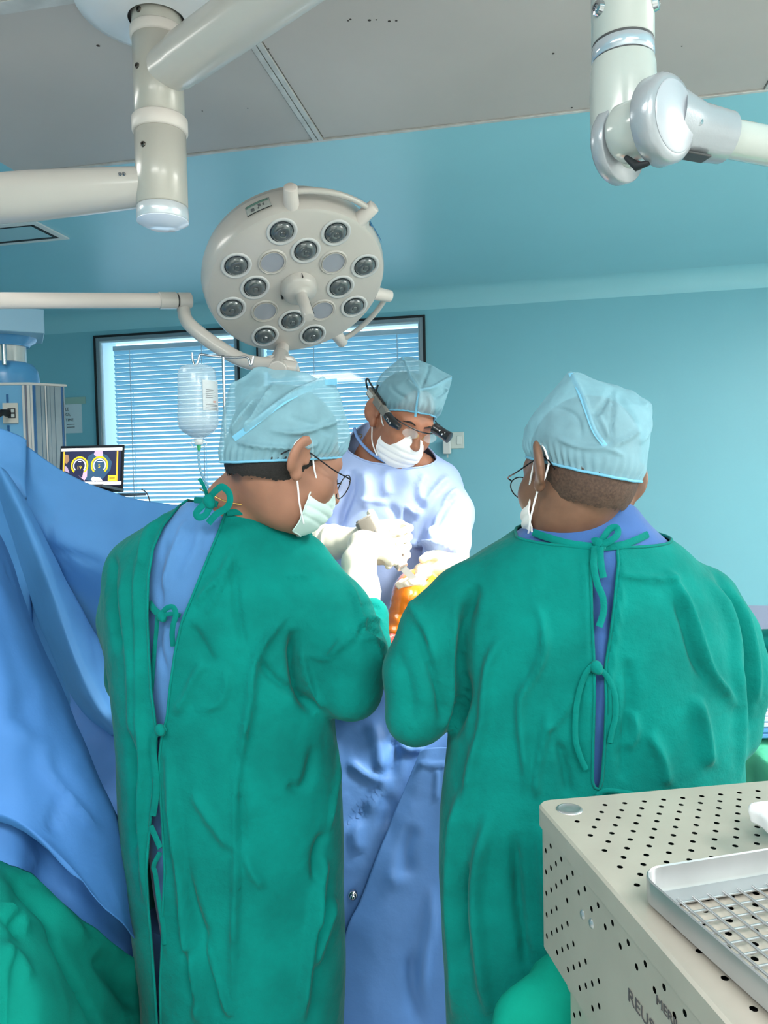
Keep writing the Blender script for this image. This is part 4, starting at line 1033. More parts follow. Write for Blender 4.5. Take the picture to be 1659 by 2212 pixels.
def mask_mesh(H, person, m, top=-.022, h=.003):
    def fn(p):
        q = H.loc(p); d = ellip(q, (0, .034, -.064), (.068, .080, .066)); d = smin(d, ellip(q, (0, .085, -.045), (.030, .034, .032)), .03); return d * H.s
    lo, hi = bounds([H.W(x, y, z) for x in (-.08, .08) for y in (.0, .135) for z in (-.14, .01)], .01)
    V, F = sdf_mesh(fn, lo, hi, h); V = relax(V, F, 3); q = H.loc(V); N_ = vnormals(V, F)
    z = q[:, 2]; pl = -.0022 * (np.exp(-((z + .052) / .0035) ** 2) + np.exp(-((z + .070) / .0035) ** 2) + np.exp(-((z + .088) / .0035) ** 2)); V = V + N_ * (pl + vnoise(q * 45, 4) * .0014)[:, None]
    q = H.loc(V); g = np.minimum(np.minimum(q[:, 1] - .040 - np.maximum(0, -.075 - q[:, 2]) * .2, (top + .016 * np.exp(-(q[:, 0] / .02) ** 2)) - q[:, 2]), q[:, 2] + .118)
    Vc, T_ = clip_mesh(V, F, g); o = np_mesh('face_mask', Vc, T_, m, person, solid=.0014)
    for L in boundary_loops(T_, 40): hem('mask_binding', Vc, L, .0016, m, o)
    return o
def ear_loops(H, mask, sides=(-1, 1)):
    for s in sides:
        for z0, z1 in ((-.030, .030), (-.100, -.034)):
            pts = [H.W(s * .060, .052, z0), H.W(s * .074, .025, (z0 * .6 + z1 * .4)), H.W(s * .080, -.002, z1 + (.004 if z1 > 0 else 0)), H.W(s * .086, -.024, z1 * .75), H.W(s * .080, -.028, 0)]
            mb = MB(); mb.tube(smooth_path(pts, 6), .0017, 8); mb.build('ear_loop', m_loop, mask, smooth=80)
def spectacles(H, person, w=.024, hgt=.019, y0=.118, z0=-.004):
    g = MB()
    for s in (-1, 1):
        ring = [H.W(s * .0325 + w * math.cos(a) * (1), y0 - abs(s * .0325 + w * math.cos(a)) * .16, z0 - .003 + hgt * math.sin(a) * (1 - .12 * math.cos(a) * s)) for a in [2 * PI * k / 28 for k in range(28)]]
        g.tube(ring, .0011, 8, closed=True)
        g.tube(smooth_path([H.W(s * .056, y0 - .010, z0 + .006), H.W(s * .068, y0 - .018, z0 + .008), H.W(s * .078, .06, z0 + .008), H.W(s * .0835, .0, z0 + .016), H.W(s * .083, -.022, z0 + .014), H.W(s * .080, -.042, z0 - .008)], 6), .0013, 8)
    g.tube(smooth_path([H.W(-.010, y0 - .002, z0 + .003), H.W(0, y0 + .003, z0 + .007), H.W(.010, y0 - .002, z0 + .003)], 5), .0012, 8)
    o = g.build('spectacles', m_wire, person, smooth=80)
    for s in (-1, 1):
        mb = MB(); n = 28; vs = [H.W(s * .0325 + .97 * w * math.cos(a), y0 - abs(s * .0325 + w * math.cos(a)) * .16, z0 - .003 + .97 * hgt * math.sin(a) * (1 - .12 * math.cos(a) * s)) for a in [2 * PI * k / n for k in range(n)]]
        fw = H.R[:, 1] * .0006; mb.add(vs + [v - fw for v in vs], [tuple(range(n)), tuple(reversed(range(n, 2 * n)))] + [(i, (i + 1) % n, n + (i + 1) % n, n + i) for i in range(n)]); mb.build('spectacle_lens', m_lensg, o, smooth=30)
    return o
def gown_mesh(name, fn, lo, hi, h, material, person, st=(), clip=None, noise=(.004, 7, 2.2), seed=2, solid=.0018, hemr=.0028, it=3, fine=.0):
    V, F = sdf_mesh(fn, lo, hi, h); V = relax(V, F, it); N_ = vnormals(V, F)
    a, fx_, fz_ = noise
    V = V + N_ * (a * vnoise(V * np.array([fx_, fx_, fz_]), seed) + a * .5 * vnoise(V * np.array([fx_ * 2.3, fx_ * 2.3, fz_ * 1.8]) + 5, seed + 1) + a * .24 * vnoise(V * np.array([fx_ * 5, fx_ * 5, fz_ * 6]) + 9, seed + 2) + a * .13 * vnoise(V * np.array([fx_ * 9, fx_ * 9, fz_ * 13]) + 3, seed + 3))[:, None]
    if len(st): V = strokes(V, F, st, gain=2.1)
    if clip is not None: V, F = clip_mesh(V, F, clip(V))
    o = np_mesh(name, V, F, material, person, solid=solid)
    if clip is not None and hemr:
        for L in boundary_loops(F, 30): hem('hem', V, L, hemr, material, o)
    return o
def plane3(a, b, c, below=True):
    a, b, c = (np.asarray(q, float) for q in (a, b, c)); n = np.cross(b - a, c - a); n /= np.linalg.norm(n)
    if n[2] > 0: n = -n
    return lambda V: (V - a) @ n          # positive below the plane
def legs(person, x, y, yaw, dx=.11):
    for s in (-1, 1):
        ox, oy = x + dx * s * math.cos(yaw), y - dx * s * math.sin(yaw)
        mb = MB(); mb.tube([(ox, oy, .62), (ox, oy, .3), (ox, oy, .075)], [.085, .07, .072], 20); mb.build('trouser_leg', m_scrub, person, smooth=60)
        f = np.array([math.sin(yaw), math.cos(yaw), 0])
        fn = lambda p: smin(rcone(p, np.array([ox, oy, .045]) - f * .05, np.array([ox, oy, .035]) + f * .13, .045, .034), rcone(p, np.array([ox, oy, .05]), np.array([ox, oy, .085]), .05, .05), .03)
        V, F = sdf_mesh(lambda p: np.maximum(fn(p), .002 - p[:, 2]), np.array([ox - .22, oy - .22, -.01]), np.array([ox + .22, oy + .22, .15]), .008); np_mesh('shoe', V, F, m_shoe, person)

# ================================================== right doctor (seen from behind)
pR = thing('person', (*P(1285, 1500, 1.37)[:2], 0), 'person in green gown tied along a narrow back slit, facing away beside the metal box', 'person', 'operating team')
HR = Head(P(1250, 1024, 1.315), -26, 10, 9, 1.06, .007)
neckR = [HR.W(0, -.012, -.035), P(1258, 1078, 1.335), P(1263, 1120, 1.355), P(1275, 1180, 1.375)]
bodyR, fR = body_mesh(HR, neckR, [.062, .066, .072, .085], m_skinR, pR)
rowsR = rowsP([(1085, 1185, 1345, 1.36, .075), (1125, 1140, 1385, 1.36, .090), (1155, 1080, 1430, 1.36, .105), (1195, 1010, 1488, 1.36, .12), (1260, 978, 1535, 1.365, .135), (1350, 975, 1565, 1.365, .145), (1450, 975, 1580, 1.365, .15), (1600, 968, 1588, 1.37, .15), (1750, 952, 1596, 1.37, .15), (1900, 948, 1600, 1.37, .15), (2100, 960, 1604, 1.37, .155), (2212, 965, 1606, 1.37, .155), (2600, 960, 1620, 1.37, .16)])
armRl = [P(1000, 1295, 1.36), P(950, 1362, 1.345), P(908, 1455, 1.335), P(898, 1545, 1.33)]; rRl = [.064, .064, .061, .050]
foreRl = [P(898, 1545, 1.33), P(925, 1500, 1.46), P(950, 1420, 1.64)]
armRr = [P(1512, 1302, 1.39), P(1550, 1375, 1.40), P(1585, 1460, 1.40), P(1570, 1570, 1.40)]; rRr = [.066, .063, .058, .050]
foreRr = [P(1572, 1570, 1.40), P(1500, 1560, 1.52), P(1300, 1480, 1.68)]
def gR(p):
    d = loft(p, rowsR, 2.25); d = smin(d, chain(p, armRl, rRl, .03), .035); d = smin(d, chain(p, foreRl, [.05, .048, .04], .03), .02)
    d = smin(d, chain(p, armRr, rRr, .03), .04); d = smin(d, chain(p, foreRr, [.05, .048, .04], .03), .02); return d
openR = [(1281, 1176), (1332, 1178), (1336, 1215), (1328, 1300), (1318, 1380), (1308, 1440), (1310, 1520), (1307, 1600), (1300, 1690), (1290, 1716), (1279, 1690), (1281, 1600), (1284, 1500), (1283, 1430), (1278, 1330), (1276, 1230)]
plR = plane3(P(1148, 1146, 1.37), P(1402, 1152, 1.37), P(1285, 1176, 1.27))
def clipR(V):
    x, y, d = proj(V); g = plR(V)
    go = np.where(d < 1.36, sdpoly(x, y, openR) / F_PX * 1.2, 1.0); return np.minimum(np.minimum(g, go), V[:, 2] - .30)
stR = [([(1030, 1260), (1015, 1303), (1004, 1370), (999, 1443), (1000, 1500), (986, 1550), (972, 1600)], 13, -.016), ([(990, 1290), (978, 1400), (972, 1500), (960, 1590)], 10, .006),
       ([(1155, 1300), (1173, 1349), (1174, 1411), (1157, 1453), (1126, 1510), (1129, 1598), (1137, 1665), (1130, 1720)], 9, .007), ([(1090, 1370), (1063, 1420), (1050, 1500), (1046, 1560), (1028, 1629), (1015, 1701), (1005, 1800)], 12, .008),
       ([(1186, 1530), (1175, 1600), (1160, 1660), (1158, 1730)], 8, .006), ([(1205, 1600), (1220, 1660), (1230, 1720)], 9, -.006), ([(1240, 1500), (1215, 1540), (1180, 1580)], 8, .004),
       ([(1440, 1225), (1470, 1280), (1492, 1330), (1515, 1401), (1535, 1453), (1566, 1494), (1590, 1530)], 9, .007), ([(1460, 1290), (1480, 1350), (1500, 1420), (1525, 1470)], 9, -.005),
       ([(1520, 1240), (1561, 1303), (1582, 1370), (1590, 1453), (1600, 1560), (1600, 1690)], 9, .007), ([(1540, 1230), (1585, 1310), (1606, 1400), (1612, 1500), (1618, 1580)], 8, -.006), ([(1570, 1260), (1612, 1340), (1632, 1430), (1636, 1520)], 8, .005),
       ([(1500, 1500), (1520, 1580), (1530, 1660)], 13, .008), ([(1360, 1530), (1372, 1580), (1350, 1620)], 8, .005), ([(1400, 1580), (1430, 1640), (1440, 1700)], 12, .006), ([(1350, 1420), (1360, 1500), (1350, 1600), (1345, 1690)], 10, -.005),
       ([(1330, 1240), (1420, 1250), (1470, 1245)], 7, .004), ([(1345, 1200), (1338, 1300), (1325, 1400), (1316, 1500), (1316, 1700)], 5, .004), ([(1262, 1190), (1264, 1300), (1268, 1450), (1270, 1700)], 5, .003),
       ([(880, 1290), (920, 1360), (935, 1440)], 12, .005), ([(850, 1400), (880, 1470), (890, 1560)], 14, -.004), ([(905, 1350), (925, 1420), (950, 1500), (958, 1560)], 9, -.006), ([(1000, 1700), (985, 1800), (980, 1950), (990, 2100), (985, 2200)], 12, .010), ([(1060, 1750), (1030, 1900), (1040, 2060), (1060, 2200)], 14, .010), ([(1110, 1800), (1120, 1950), (1140, 2100)], 12, -.008), ([(1165, 1780), (1180, 1950), (1200, 2100)], 12, .008), ([(1010, 1860), (1003, 1960), (1010, 2060)], 6, -.008)]
gwR = gown_mesh('gown', gR, *bounds([*armRl, *armRr, *foreRl, *foreRr, (rowsR[-1][1], rowsR[-1][2] - .12, .27), (rowsR[0][1], rowsR[0][2] + .12, rowsR[0][0])], .09), .0062, m_gown, pR, stR, clipR, noise=(.0055, 6, 2.0), seed=11)
rowsR2 = [(z, x, y, rx - (.05 if z < 1.36 else .012), ry - (.018 if z < 1.36 else .012)) for z, x, y, rx, ry in rowsR]
plR2 = plane3(P(1172, 1138, 1.38), P(1345, 1128, 1.38), P(1262, 1092, 1.285))
def shR(p): return smin(loft(p, rowsR2, 2.25), chain(p, [P(1270, 1095, 1.345), P(1275, 1170, 1.36)], [.076, .105], .03), .04)
def clipR2(V): return np.minimum(plR2(V), V[:, 2] - .6)
shoR = gown_mesh('scrub_shirt', shR, *bounds([(rowsR[6][1] - .24, rowsR[6][2] - .15, .58), (rowsR[6][1] + .24, rowsR[6][2] + .15, rowsR[0][0] + .05)], .02), .008, m_scrub_r, pR, [([(1230, 1108), (1260, 1112), (1290, 1108)], 4, .003), ([(1296, 1250), (1305, 1400), (1296, 1600)], 6, .005)], clipR2, noise=(.002, 8, 3), seed=4, hemr=0)
V_ = [P(1158, 1138, 1.35), P(1175, 1120, 1.315), P(1205, 1108, 1.285), P(1245, 1101, 1.268), P(1285, 1100, 1.268), P(1318, 1108, 1.285), P(1340, 1122, 1.315)]
mb = MB(); mb.tube(smooth_path(V_, 6), .0052, 10); mb.build('collar_piping', mat('navy_piping', (44, 62, 128), .4), shoR, smooth=80)
# neckline band and ties
def tie(name, fn, pts, w, par, m=m_gown, wd=None, thick=.003):
    q = onto(fn, pts); 
    if wd is None:
        wd = []
        for i in range(len(q)):
            t = q[min(i + 1, len(q) - 1)] - q[max(i - 1, 0)]; wd.append(np.cross(t, FWD))
    return ribbon(q, w, wd, thick).build(name, m, par, smooth=60)
def knot(fn, px, py, r, par, m=m_gown, lift=.008):
    c = P(px, py, hitd(fn, px, py) - lift)
    f = lambda p: smin(ellip(p, c, (r, r * .8, r * 1.1)), ellip(p, c + np.array([r * .5, 0, -r * .5]), (r * .6, r * .7, r * .8)), .004)
    V, F = sdf_mesh(f, c - r * 2.2, c + r * 2.2, r / 5); return np_mesh('tie_knot', V, F, m, par)
tie('neck_band', gR, [(1152, 1150), (1180, 1160), (1230, 1174), (1290, 1182)], .012, gwR)
tie('neck_band', gR, [(1300, 1182), (1340, 1178), (1375, 1166), (1400, 1154)], .012, gwR)
tie('tie_tape', gR, [(1292, 1176, .01), (1306, 1158, .016), (1318, 1142, .018), (1332, 1140, .02), (1334, 1154, .022), (1322, 1166, .02), (1302, 1176, .014)], .011, gwR)
tie('tie_tape', gR, [(1280, 1172, .010), (1288, 1170, .014), (1298, 1178, .014)], .014, gwR)
tie('tie_tape', gR, [(1285, 1180, .012), (1283, 1220, .008), (1290, 1260, .006), (1302, 1290, .006), (1304, 1320, .006), (1294, 1354, .006)], .011, gwR)
tie('tie_tape', gR, [(1297, 1182, .014), (1297, 1205, .008), (1300, 1228, .007), (1304, 1248, .006)], .011, gwR)
knot(gR, 1295, 1176, .009, gwR)
tie('tie_tape', gR, [(1280, 1437, .01), (1262, 1462, .007), (1246, 1520, .006), (1243, 1590, .006), (1252, 1630, .006), (1266, 1662, .006)], .009, gwR)
tie('tie_tape', gR, [(1290, 1442, .012), (1312, 1462, .007), (1328, 1500, .006), (1330, 1545, .006), (1322, 1580, .006), (1318, 1604, .006)], .009, gwR)
knot(gR, 1287, 1441, .010, gwR)
tie('tie_tape', gR, [(1290, 1718, .006), (1310, 1708, .008), (1350, 1712, .008), (1400, 1722, .006)], .008, gwR)
capR, fcR = cap_mesh(HR, [P(1229, 797, 1.30), P(1240, 812, 1.26), P(1243, 805, 1.345), P(1412, 872, 1.30), P(1400, 880, 1.235), P(1396, 862, 1.36), P(1385, 940, 1.25), P(1180, 880, 1.29), P(1195, 855, 1.36), P(1330, 905, 1.20), P(1388, 950, 1.28)], (.046, -.030), pR,
    [([(1233, 802), (1262, 860), (1275, 900), (1290, 940), (1312, 968)], 5, .0045), ([(1325, 835), (1324, 880), (1320, 930), (1318, 960)], 4, -.004), ([(1322, 838), (1300, 880), (1284, 900)], 6, -.004), ([(1316, 966), (1350, 950), (1385, 925)], 5, .0045), ([(1290, 895), (1305, 920), (1318, 950)], 6, .004),
     ([(1330, 850), (1360, 890), (1380, 920)], 6, -.0035), ([(1190, 880), (1230, 890), (1250, 910), (1255, 950)], 5, -.003), ([(1200, 945), (1250, 965), (1310, 970), (1350, 985)], 5, .004), ([(1410, 880), (1400, 930), (1380, 960)], 5, .004), ([(1350, 840), (1385, 860), (1400, 885)], 6, .004)], seed=21, noise=.003)
mb = MB(); f_ = lambda p: fcR(p)
hair_mesh(HR, lambda q: np.minimum(q[:, 2] * .9 - q[:, 1] * .35 + .036, .045 - q[:, 1]), pR, off=.0012, m=mat('stubble_hair', (76, 58, 48), .75, bump=((900, .6, .001),), var=(260, .3)), capfn=fcR)
maskR = mask_mesh(HR, pR, mat('mask_white_a', (236, 232, 230), .7)); ear_loops(HR, maskR); spectacles(HR, pR)
legs(pR, float(P(1285, 1500, 1.37)[0]), 1.37, 0)

# ================================================== left doctor (seen from behind, turned right)
pL = thing('person', (*P(490, 1500, 1.52)[:2], 0), 'person in green gown gaping over blue scrubs at the back, head bent and turned right', 'person', 'operating team')
HL = Head(P(616, 990, 1.45), 58, 24, 2, 1.06)
neckL = [HL.W(0, -.02, -.035), P(562, 1048, 1.49), P(522, 1102, 1.525), P(497, 1165, 1.54)]
bodyL, fL = body_mesh(HL, neckL, [.058, .063, .072, .088], m_skinL, pL)
rowsL = rowsP([(1062, 425, 565, 1.54, .07), (1090, 385, 605, 1.54, .085), (1120, 325, 632, 1.54, .105), (1160, 268, 672, 1.54, .12), (1220, 232, 712, 1.54, .135), (1300, 222, 735, 1.54, .145), (1400, 228, 730, 1.54, .15), (1500, 243, 720, 1.54, .15), (1600, 254, 728, 1.54, .15), (1700, 257, 740, 1.54, .15), (1800, 262, 744, 1.54, .15), (1900, 274, 742, 1.54, .15), (2000, 292, 744, 1.54, .15), (2100, 306, 746, 1.54, .15), (2212, 314, 740, 1.54, .15), (2500, 320, 740, 1.54, .155)])
armLr = [P(650, 1235, 1.53), P(722, 1335, 1.50), P(756, 1420, 1.48), P(757, 1490, 1.47)]; rLr = [.066, .070, .067, .056]
foreLr = [P(757, 1488, 1.47), P(785, 1420, 1.55), P(797, 1330, 1.62)]
armLl = [P(308, 1230, 1.57), P(284, 1340, 1.60), P(290, 1460, 1.64)]
foreLl = [P(285, 1470, 1.64), P(420, 1430, 1.78), P(560, 1360, 1.86)]
def gL(p):
    d = loft(p, rowsL, 2.2, yaw=-.12); d = smin(d, chain(p, armLr, rLr, .03), .035); d = smin(d, chain(p, foreLr, [.055, .048, .040], .03), .02)
    d = smin(d, chain(p, armLl, [.07, .062, .055], .03), .04); d = smin(d, chain(p, foreLl, [.05, .048, .04], .03), .02); return d
openL = [(418, 1062), (385, 1095), (352, 1135), (330, 1185), (320, 1250), (318, 1330), (322, 1420), (326, 1490), (334, 1550), (338, 1585), (336, 1640), (330, 1720), (322, 1800), (316, 1880), (320, 1960), (328, 2050), (334, 2130), (340, 2230), (348, 2230), (346, 2130), (350, 2050), (352, 1960), (356, 1880), (352, 1800), (346, 1700), (344, 1640), (350, 1590), (361, 1548), (368, 1480), (378, 1410), (392, 1345), (415, 1290), (445, 1215), (472, 1150), (490, 1100), (492, 1062)]
plL = plane3(P(405, 1080, 1.55), P(610, 1136, 1.60), P(500, 1108, 1.44))
def clipL(V):
    x, y, d = proj(V); go = np.where(d < 1.53, sdpoly(x, y, openL) / F_PX * 1.4, 1.0); return np.minimum(np.minimum(plL(V), go), V[:, 2] - .30)
def K(l): return [(200 + .398 * a, 1000 + .398 * b) for a, b in l]
def K2(l): return [(200 + .3496 * a, 1500 + .3496 * b) for a, b in l]
stL = [([(772, 1345), (800, 1335), (828, 1348)], 5, .005), ([(768, 1365), (800, 1360), (830, 1375)], 5, -.005), ([(775, 1385), (805, 1382), (832, 1400)], 5, .005), ([(775, 1318), (800, 1308), (822, 1316)], 4, -.003), (K([(770, 450), (700, 600), (620, 690), (560, 780)]), 7, .006), (K([(790, 480), (740, 580), (680, 700), (620, 830)]), 6, .005), (K([(770, 480), (775, 700), (800, 900), (830, 1000)]), 8, -.005), (K([(1060, 830), (1000, 880), (920, 990), (880, 1080), (860, 1180), (850, 1320), (810, 1500), (800, 1600)]), 9, .008),
       (K([(1100, 900), (1095, 1050), (1120, 1200), (1160, 1290), (1220, 1340)]), 13, -.018), (K([(1125, 980), (1140, 1100), (1190, 1240), (1260, 1330)]), 8, .006), (K([(900, 1060), (960, 1150), (1040, 1220), (1110, 1260)]), 10, -.006), (K([(620, 1080), (560, 1150), (500, 1280), (440, 1360)]), 8, .005), (K([(720, 1100), (730, 1200), (690, 1300), (560, 1350)]), 9, .004),
       (K([(1440, 800), (1420, 930), (1350, 1000), (1290, 1050)]), 6, .005), (K([(1390, 640), (1430, 760), (1470, 900), (1540, 1020), (1580, 1100)]), 6, .006), (K([(1160, 1040), (1260, 1060), (1300, 1030), (1400, 880)]), 6, .004), (K([(1050, 615), (1170, 610)]), 4, .003), (K([(530, 880), (600, 1000), (660, 1100)]), 11, -.005),
       (K([(180, 560), (170, 700), (190, 900), (210, 1100), (220, 1400), (225, 1600)]), 9, .006), (K([(120, 500), (100, 640), (115, 860), (150, 1050)]), 8, -.008), (K([(250, 500), (240, 700), (250, 1000), (255, 1300), (260, 1600)]), 6, .005), (K([(340, 300), (280, 420), (262, 560)]), 6, .005), (K([(420, 260), (340, 340), (290, 450)]), 4, .004),
       (K2([(960, 50), (930, 300), (890, 560), (880, 800), (885, 1000), (880, 1300), (870, 1600), (870, 2000)]), 7, .009), (K2([(920, 200), (905, 500), (905, 800), (915, 1100)]), 14, -.006), (K2([(460, 320), (490, 650), (520, 900), (560, 1250), (590, 1550), (640, 1900), (650, 2036)]), 9, .010), (K2([(620, 600), (720, 760), (860, 960)]), 12, .005), (K2([(540, 960), (600, 1250), (680, 1500), (740, 1750), (780, 2000)]), 12, -.008),
       (K2([(690, 1480), (740, 1700), (800, 1850), (860, 2000)]), 8, .008), (K2([(900, 900), (960, 1050), (1060, 1200)]), 12, .005), (K2([(1390, 1100), (1370, 1350), (1340, 1550), (1310, 1800), (1290, 2036)]), 9, .010), (K2([(1440, 1000), (1400, 1250), (1380, 1450)]), 8, .006), (K2([(1500, 200), (1520, 450), (1490, 650), (1460, 850)]), 5, .004), (K2([(1370, 300), (1340, 500), (1280, 590), (1200, 560)]), 12, -.006), (K2([(1500, 1250), (1420, 1500), (1360, 1680)]), 9, .007), (K2([(1440, 850), (1380, 1000), (1390, 1200)]), 10, -.007), (K2([(300, 100), (320, 400), (310, 700), (330, 1000), (325, 1300)]), 7, .008), (K2([(230, 200), (260, 600), (250, 1000)]), 8, -.007), (K2([(600, 1550), (590, 1700), (640, 1950)]), 9, -.008)]
gwL = gown_mesh('gown', gL, *bounds([*armLr, *armLl, *foreLr, *foreLl, (rowsL[-1][1], rowsL[-1][2] - .12, .27), (rowsL[-1][1], rowsL[-1][2] - .12, .27), (rowsL[5][1] - .2, rowsL[0][2] + .12, rowsL[0][0])], .09), .0062, m_gown, pL, stL, clipL, noise=(.005, 6, 2.0), seed=31)
rowsL2 = [(z, x, y, rx - (.055 if z < 1.36 else .014), ry - (.022 if z < 1.36 else .012)) for z, x, y, rx, ry in rowsL]
plL2 = plane3(P(412, 1088, 1.55), P(590, 1122, 1.58), P(470, 1090, 1.44))
def shL(p): return loft(p, rowsL2, 2.2, yaw=-.12)
shoL = gown_mesh('scrub_shirt', shL, *bounds([(rowsL[6][1] - .25, rowsL[6][2] - .15, .58), (rowsL[6][1] + .25, rowsL[6][2] + .15, rowsL[0][0])], .02), .008, m_scrub, pL, [(K([(520, 300), (440, 500), (380, 700)]), 8, .005), (K([(600, 320), (560, 480), (480, 640)]), 7, .004), (K([(400, 400), (360, 600), (370, 800)]), 7, -.004), (K([(370, 880), (360, 1000), (400, 1150)]), 6, -.004)], lambda V: np.minimum(plL2(V), V[:, 2] - .6), noise=(.003, 8, 2), seed=14, hemr=0)
tie('neck_band', gL, [(490, 1108), (520, 1106), (555, 1110), (585, 1126), (596, 1140)], .012, gwL)
tie('tie_tape', gL, [(420, 1080, .012), (445, 1082, .018), (470, 1090, .02)], .012, gwL)
tie('tie_tape', gL, [(448, 1078, .03), (444, 1060, .045), (436, 1042, .05), (430, 1034, .05)], .007, gwL)
q_ = [P(450, 1078, 1.40), P(466, 1060, 1.39), P(480, 1052, 1.385), P(494, 1064, 1.385), P(497, 1082, 1.385), P(490, 1096, 1.388), P(478, 1104, 1.39), P(466, 1112, 1.39), P(450, 1130, 1.392)]
ribbon(q_, .013, [np.cross(q_[min(i + 1, 8)] - q_[max(i - 1, 0)], FWD + RGT * .3) for i in range(9)], .003).build('tie_tape', m_gown, gwL, smooth=60)
q_ = [P(452, 1082, 1.40), P(438, 1092, 1.392), P(424, 1108, 1.39), P(430, 1118, 1.39), P(444, 1112, 1.392), P(452, 1096, 1.395)]
ribbon(q_, .012, [np.cross(q_[min(i + 1, 5)] - q_[max(i - 1, 0)], FWD) for i in range(6)], .003).build('tie_tape', m_gown, gwL, smooth=60)
f_k = lambda c, r: (lambda p: smin(ellip(p, c, (r, r * .8, r * 1.2)), ellip(p, c + np.array([r * .4, 0, -r * .6]), (r * .7, r * .7, r * .8)), .004))
def knot_at(c, r, par, m=m_gown): V, F = sdf_mesh(f_k(c, r), c - r * 2.4, c + r * 2.4, r / 5); return np_mesh('tie_knot', V, F, m, par)
knot_at(P(451, 1082, 1.395), .011, gwL)
tie('tie_tape', shL, [(322, 1302, .016), (334, 1318, .022), (346, 1328, .024)], .013, gwL)
q_ = onto(shL, [(346, 1330, .026), (360, 1314, .03), (374, 1312, .03), (380, 1328, .028), (374, 1350, .026), (372, 1372, .02), (374, 1396, .014)]); ribbon(q_, .010, [np.cross(q_[min(i + 1, 6)] - q_[max(i - 1, 0)], FWD) for i in range(7)], .003).build('tie_tape', m_gown, gwL, smooth=60)
q_ = onto(shL, [(340, 1330, .026), (338, 1360, .018), (334, 1400, .010), (330, 1450, .008), (327, 1498, .008)]); ribbon(q_, .008, RGT, .003).build('tie_tape', m_gown, gwL, smooth=60)
tie('tie_tape', shL, [(350, 1330, .028), (370, 1326, .024), (390, 1330, .02)], .008, gwL)
knot_at(P(349, 1330, hitd(shL, 349, 1330) - .026), .009, gwL)
tie('tie_tape', gL, [(358, 1572, .006), (348, 1578, .012), (334, 1590, .012), (330, 1610, .010), (334, 1650, .008), (338, 1700, .006), (334, 1740, .006), (330, 1762, .006)], .012, gwL)
knot_at(P(345, 1576, hitd(gL, 352, 1576) - .012), .009, gwL)
tie('tie_tape', gL, [(325, 1784, .004), (335, 1806, .0), (346, 1832, .006)], .011, gwL)
tie('tie_tape', gL, [(346, 1842, .004), (332, 1870, .004), (336, 1890, .004), (344, 1950, .004), (352, 2000, .004), (356, 2040, .004)], .009, gwL)
mb = MB(); mb.tube(smooth_path([P(432, 1056, 1.455), P(455, 1068, 1.435), P(490, 1084, 1.43), P(520, 1090, 1.435), P(552, 1098, 1.45)], 6), .0014, 8); mb.build('gold_chain', m_gold, pL)
capL, fcL = cap_mesh(HL, [P(490, 850, 1.47), P(500, 830, 1.42), P(560, 797, 1.44), P(640, 800, 1.42), P(725, 828, 1.45), P(735, 845, 1.42), P(740, 900, 1.46), P(484, 900, 1.44), P(486, 940, 1.44)], (.044, -.055), pL,
    [([(504, 948), (560, 905), (620, 860), (690, 828), (730, 824)], 6, 0.0085), ([(490, 925), (520, 890), (560, 850), (590, 820)], 5, -.004), ([(500, 940), (530, 890), (555, 860)], 4, 0.0068), ([(522, 940), (545, 890), (575, 840)], 5, -.005), ([(530, 935), (560, 880), (580, 840)], 4, 0.0068), ([(485, 930), (484, 870), (500, 830), (540, 806), (600, 798)], 6, 0.0068),
     ([(580, 930), (640, 935), (700, 920), (735, 905)], 5, 0.0059), ([(620, 900), (680, 920), (720, 940)], 7, -.003), ([(510, 955), (560, 965), (640, 968), (690, 958)], 5, 0.0068)], seed=41, noise=.0025)
sm = onto(fcL, [(505, 948), (540, 922), (580, 890), (620, 862), (660, 842), (695, 828), (728, 824)], .003); ribbon(sm, .011, [np.cross(sm[min(i + 1, 6)] - sm[max(i - 1, 0)], FWD) for i in range(7)], .0015).build('cap_seam', m_capband, capL, smooth=60)
sm = onto(fcR, [(1232, 806), (1252, 846), (1268, 888), (1284, 930), (1308, 964)], .002); ribbon(sm, .008, [np.cross(sm[min(i + 1, 4)] - sm[max(i - 1, 0)], FWD) for i in range(5)], .0012).build('cap_seam', m_capband, capR, smooth=60)
hair_mesh(HL, lambda q: np.minimum(q[:, 2] * .9 - q[:, 1] * .25 + .040, .05 - q[:, 1]), pL, off=.004, capfn=fcL)
maskL = mask_mesh(HL, pL, m_mask_g); ear_loops(HL, maskL); spectacles(HL, pL, w=.027, hgt=.023)
legs(pL, float(P(490, 1500, 1.52)[0]), 1.54, .2)
# ================================================== surgeon facing the camera
pS = thing('person', (*P(835, 1300, 2.16)[:2], 0), 'person in pale blue gown with a headlight on the glasses, bending over the wound', 'person', 'operating team')
HS = Head(P(868, 905, 2.09), 155, 28, -12, 1.0)
neckS = [HS.W(0, -.015, -.04), P(838, 960, 2.14), P(828, 1000, 2.17), P(825, 1050, 2.17)]
bodyS, fS = body_mesh(HS, neckS, [.058, .062, .082, .115], m_skinS, pS, extra=lambda p, d: smin(d, ellip(p, P(862, 1008, 2.145), (.105, .075, .05)), .03))
rowsS = rowsP([(905, 785, 862, 2.19, .06), (930, 764, 884, 2.18, .075), (962, 735, 916, 2.17, .09), (1000, 698, 950, 2.165, .11), (1040, 682, 972, 2.16, .125), (1080, 676, 980, 2.16, .13), (1150, 674, 984, 2.16, .13), (1250, 676, 985, 2.17, .13), (1400, 680, 985, 2.18, .13), (1700, 680, 990, 2.18, .135), (1930, 680, 990, 2.18, .14)])
rowsS.append((.28, rowsS[-1][1], rowsS[-1][2], rowsS[-1][3], .15))
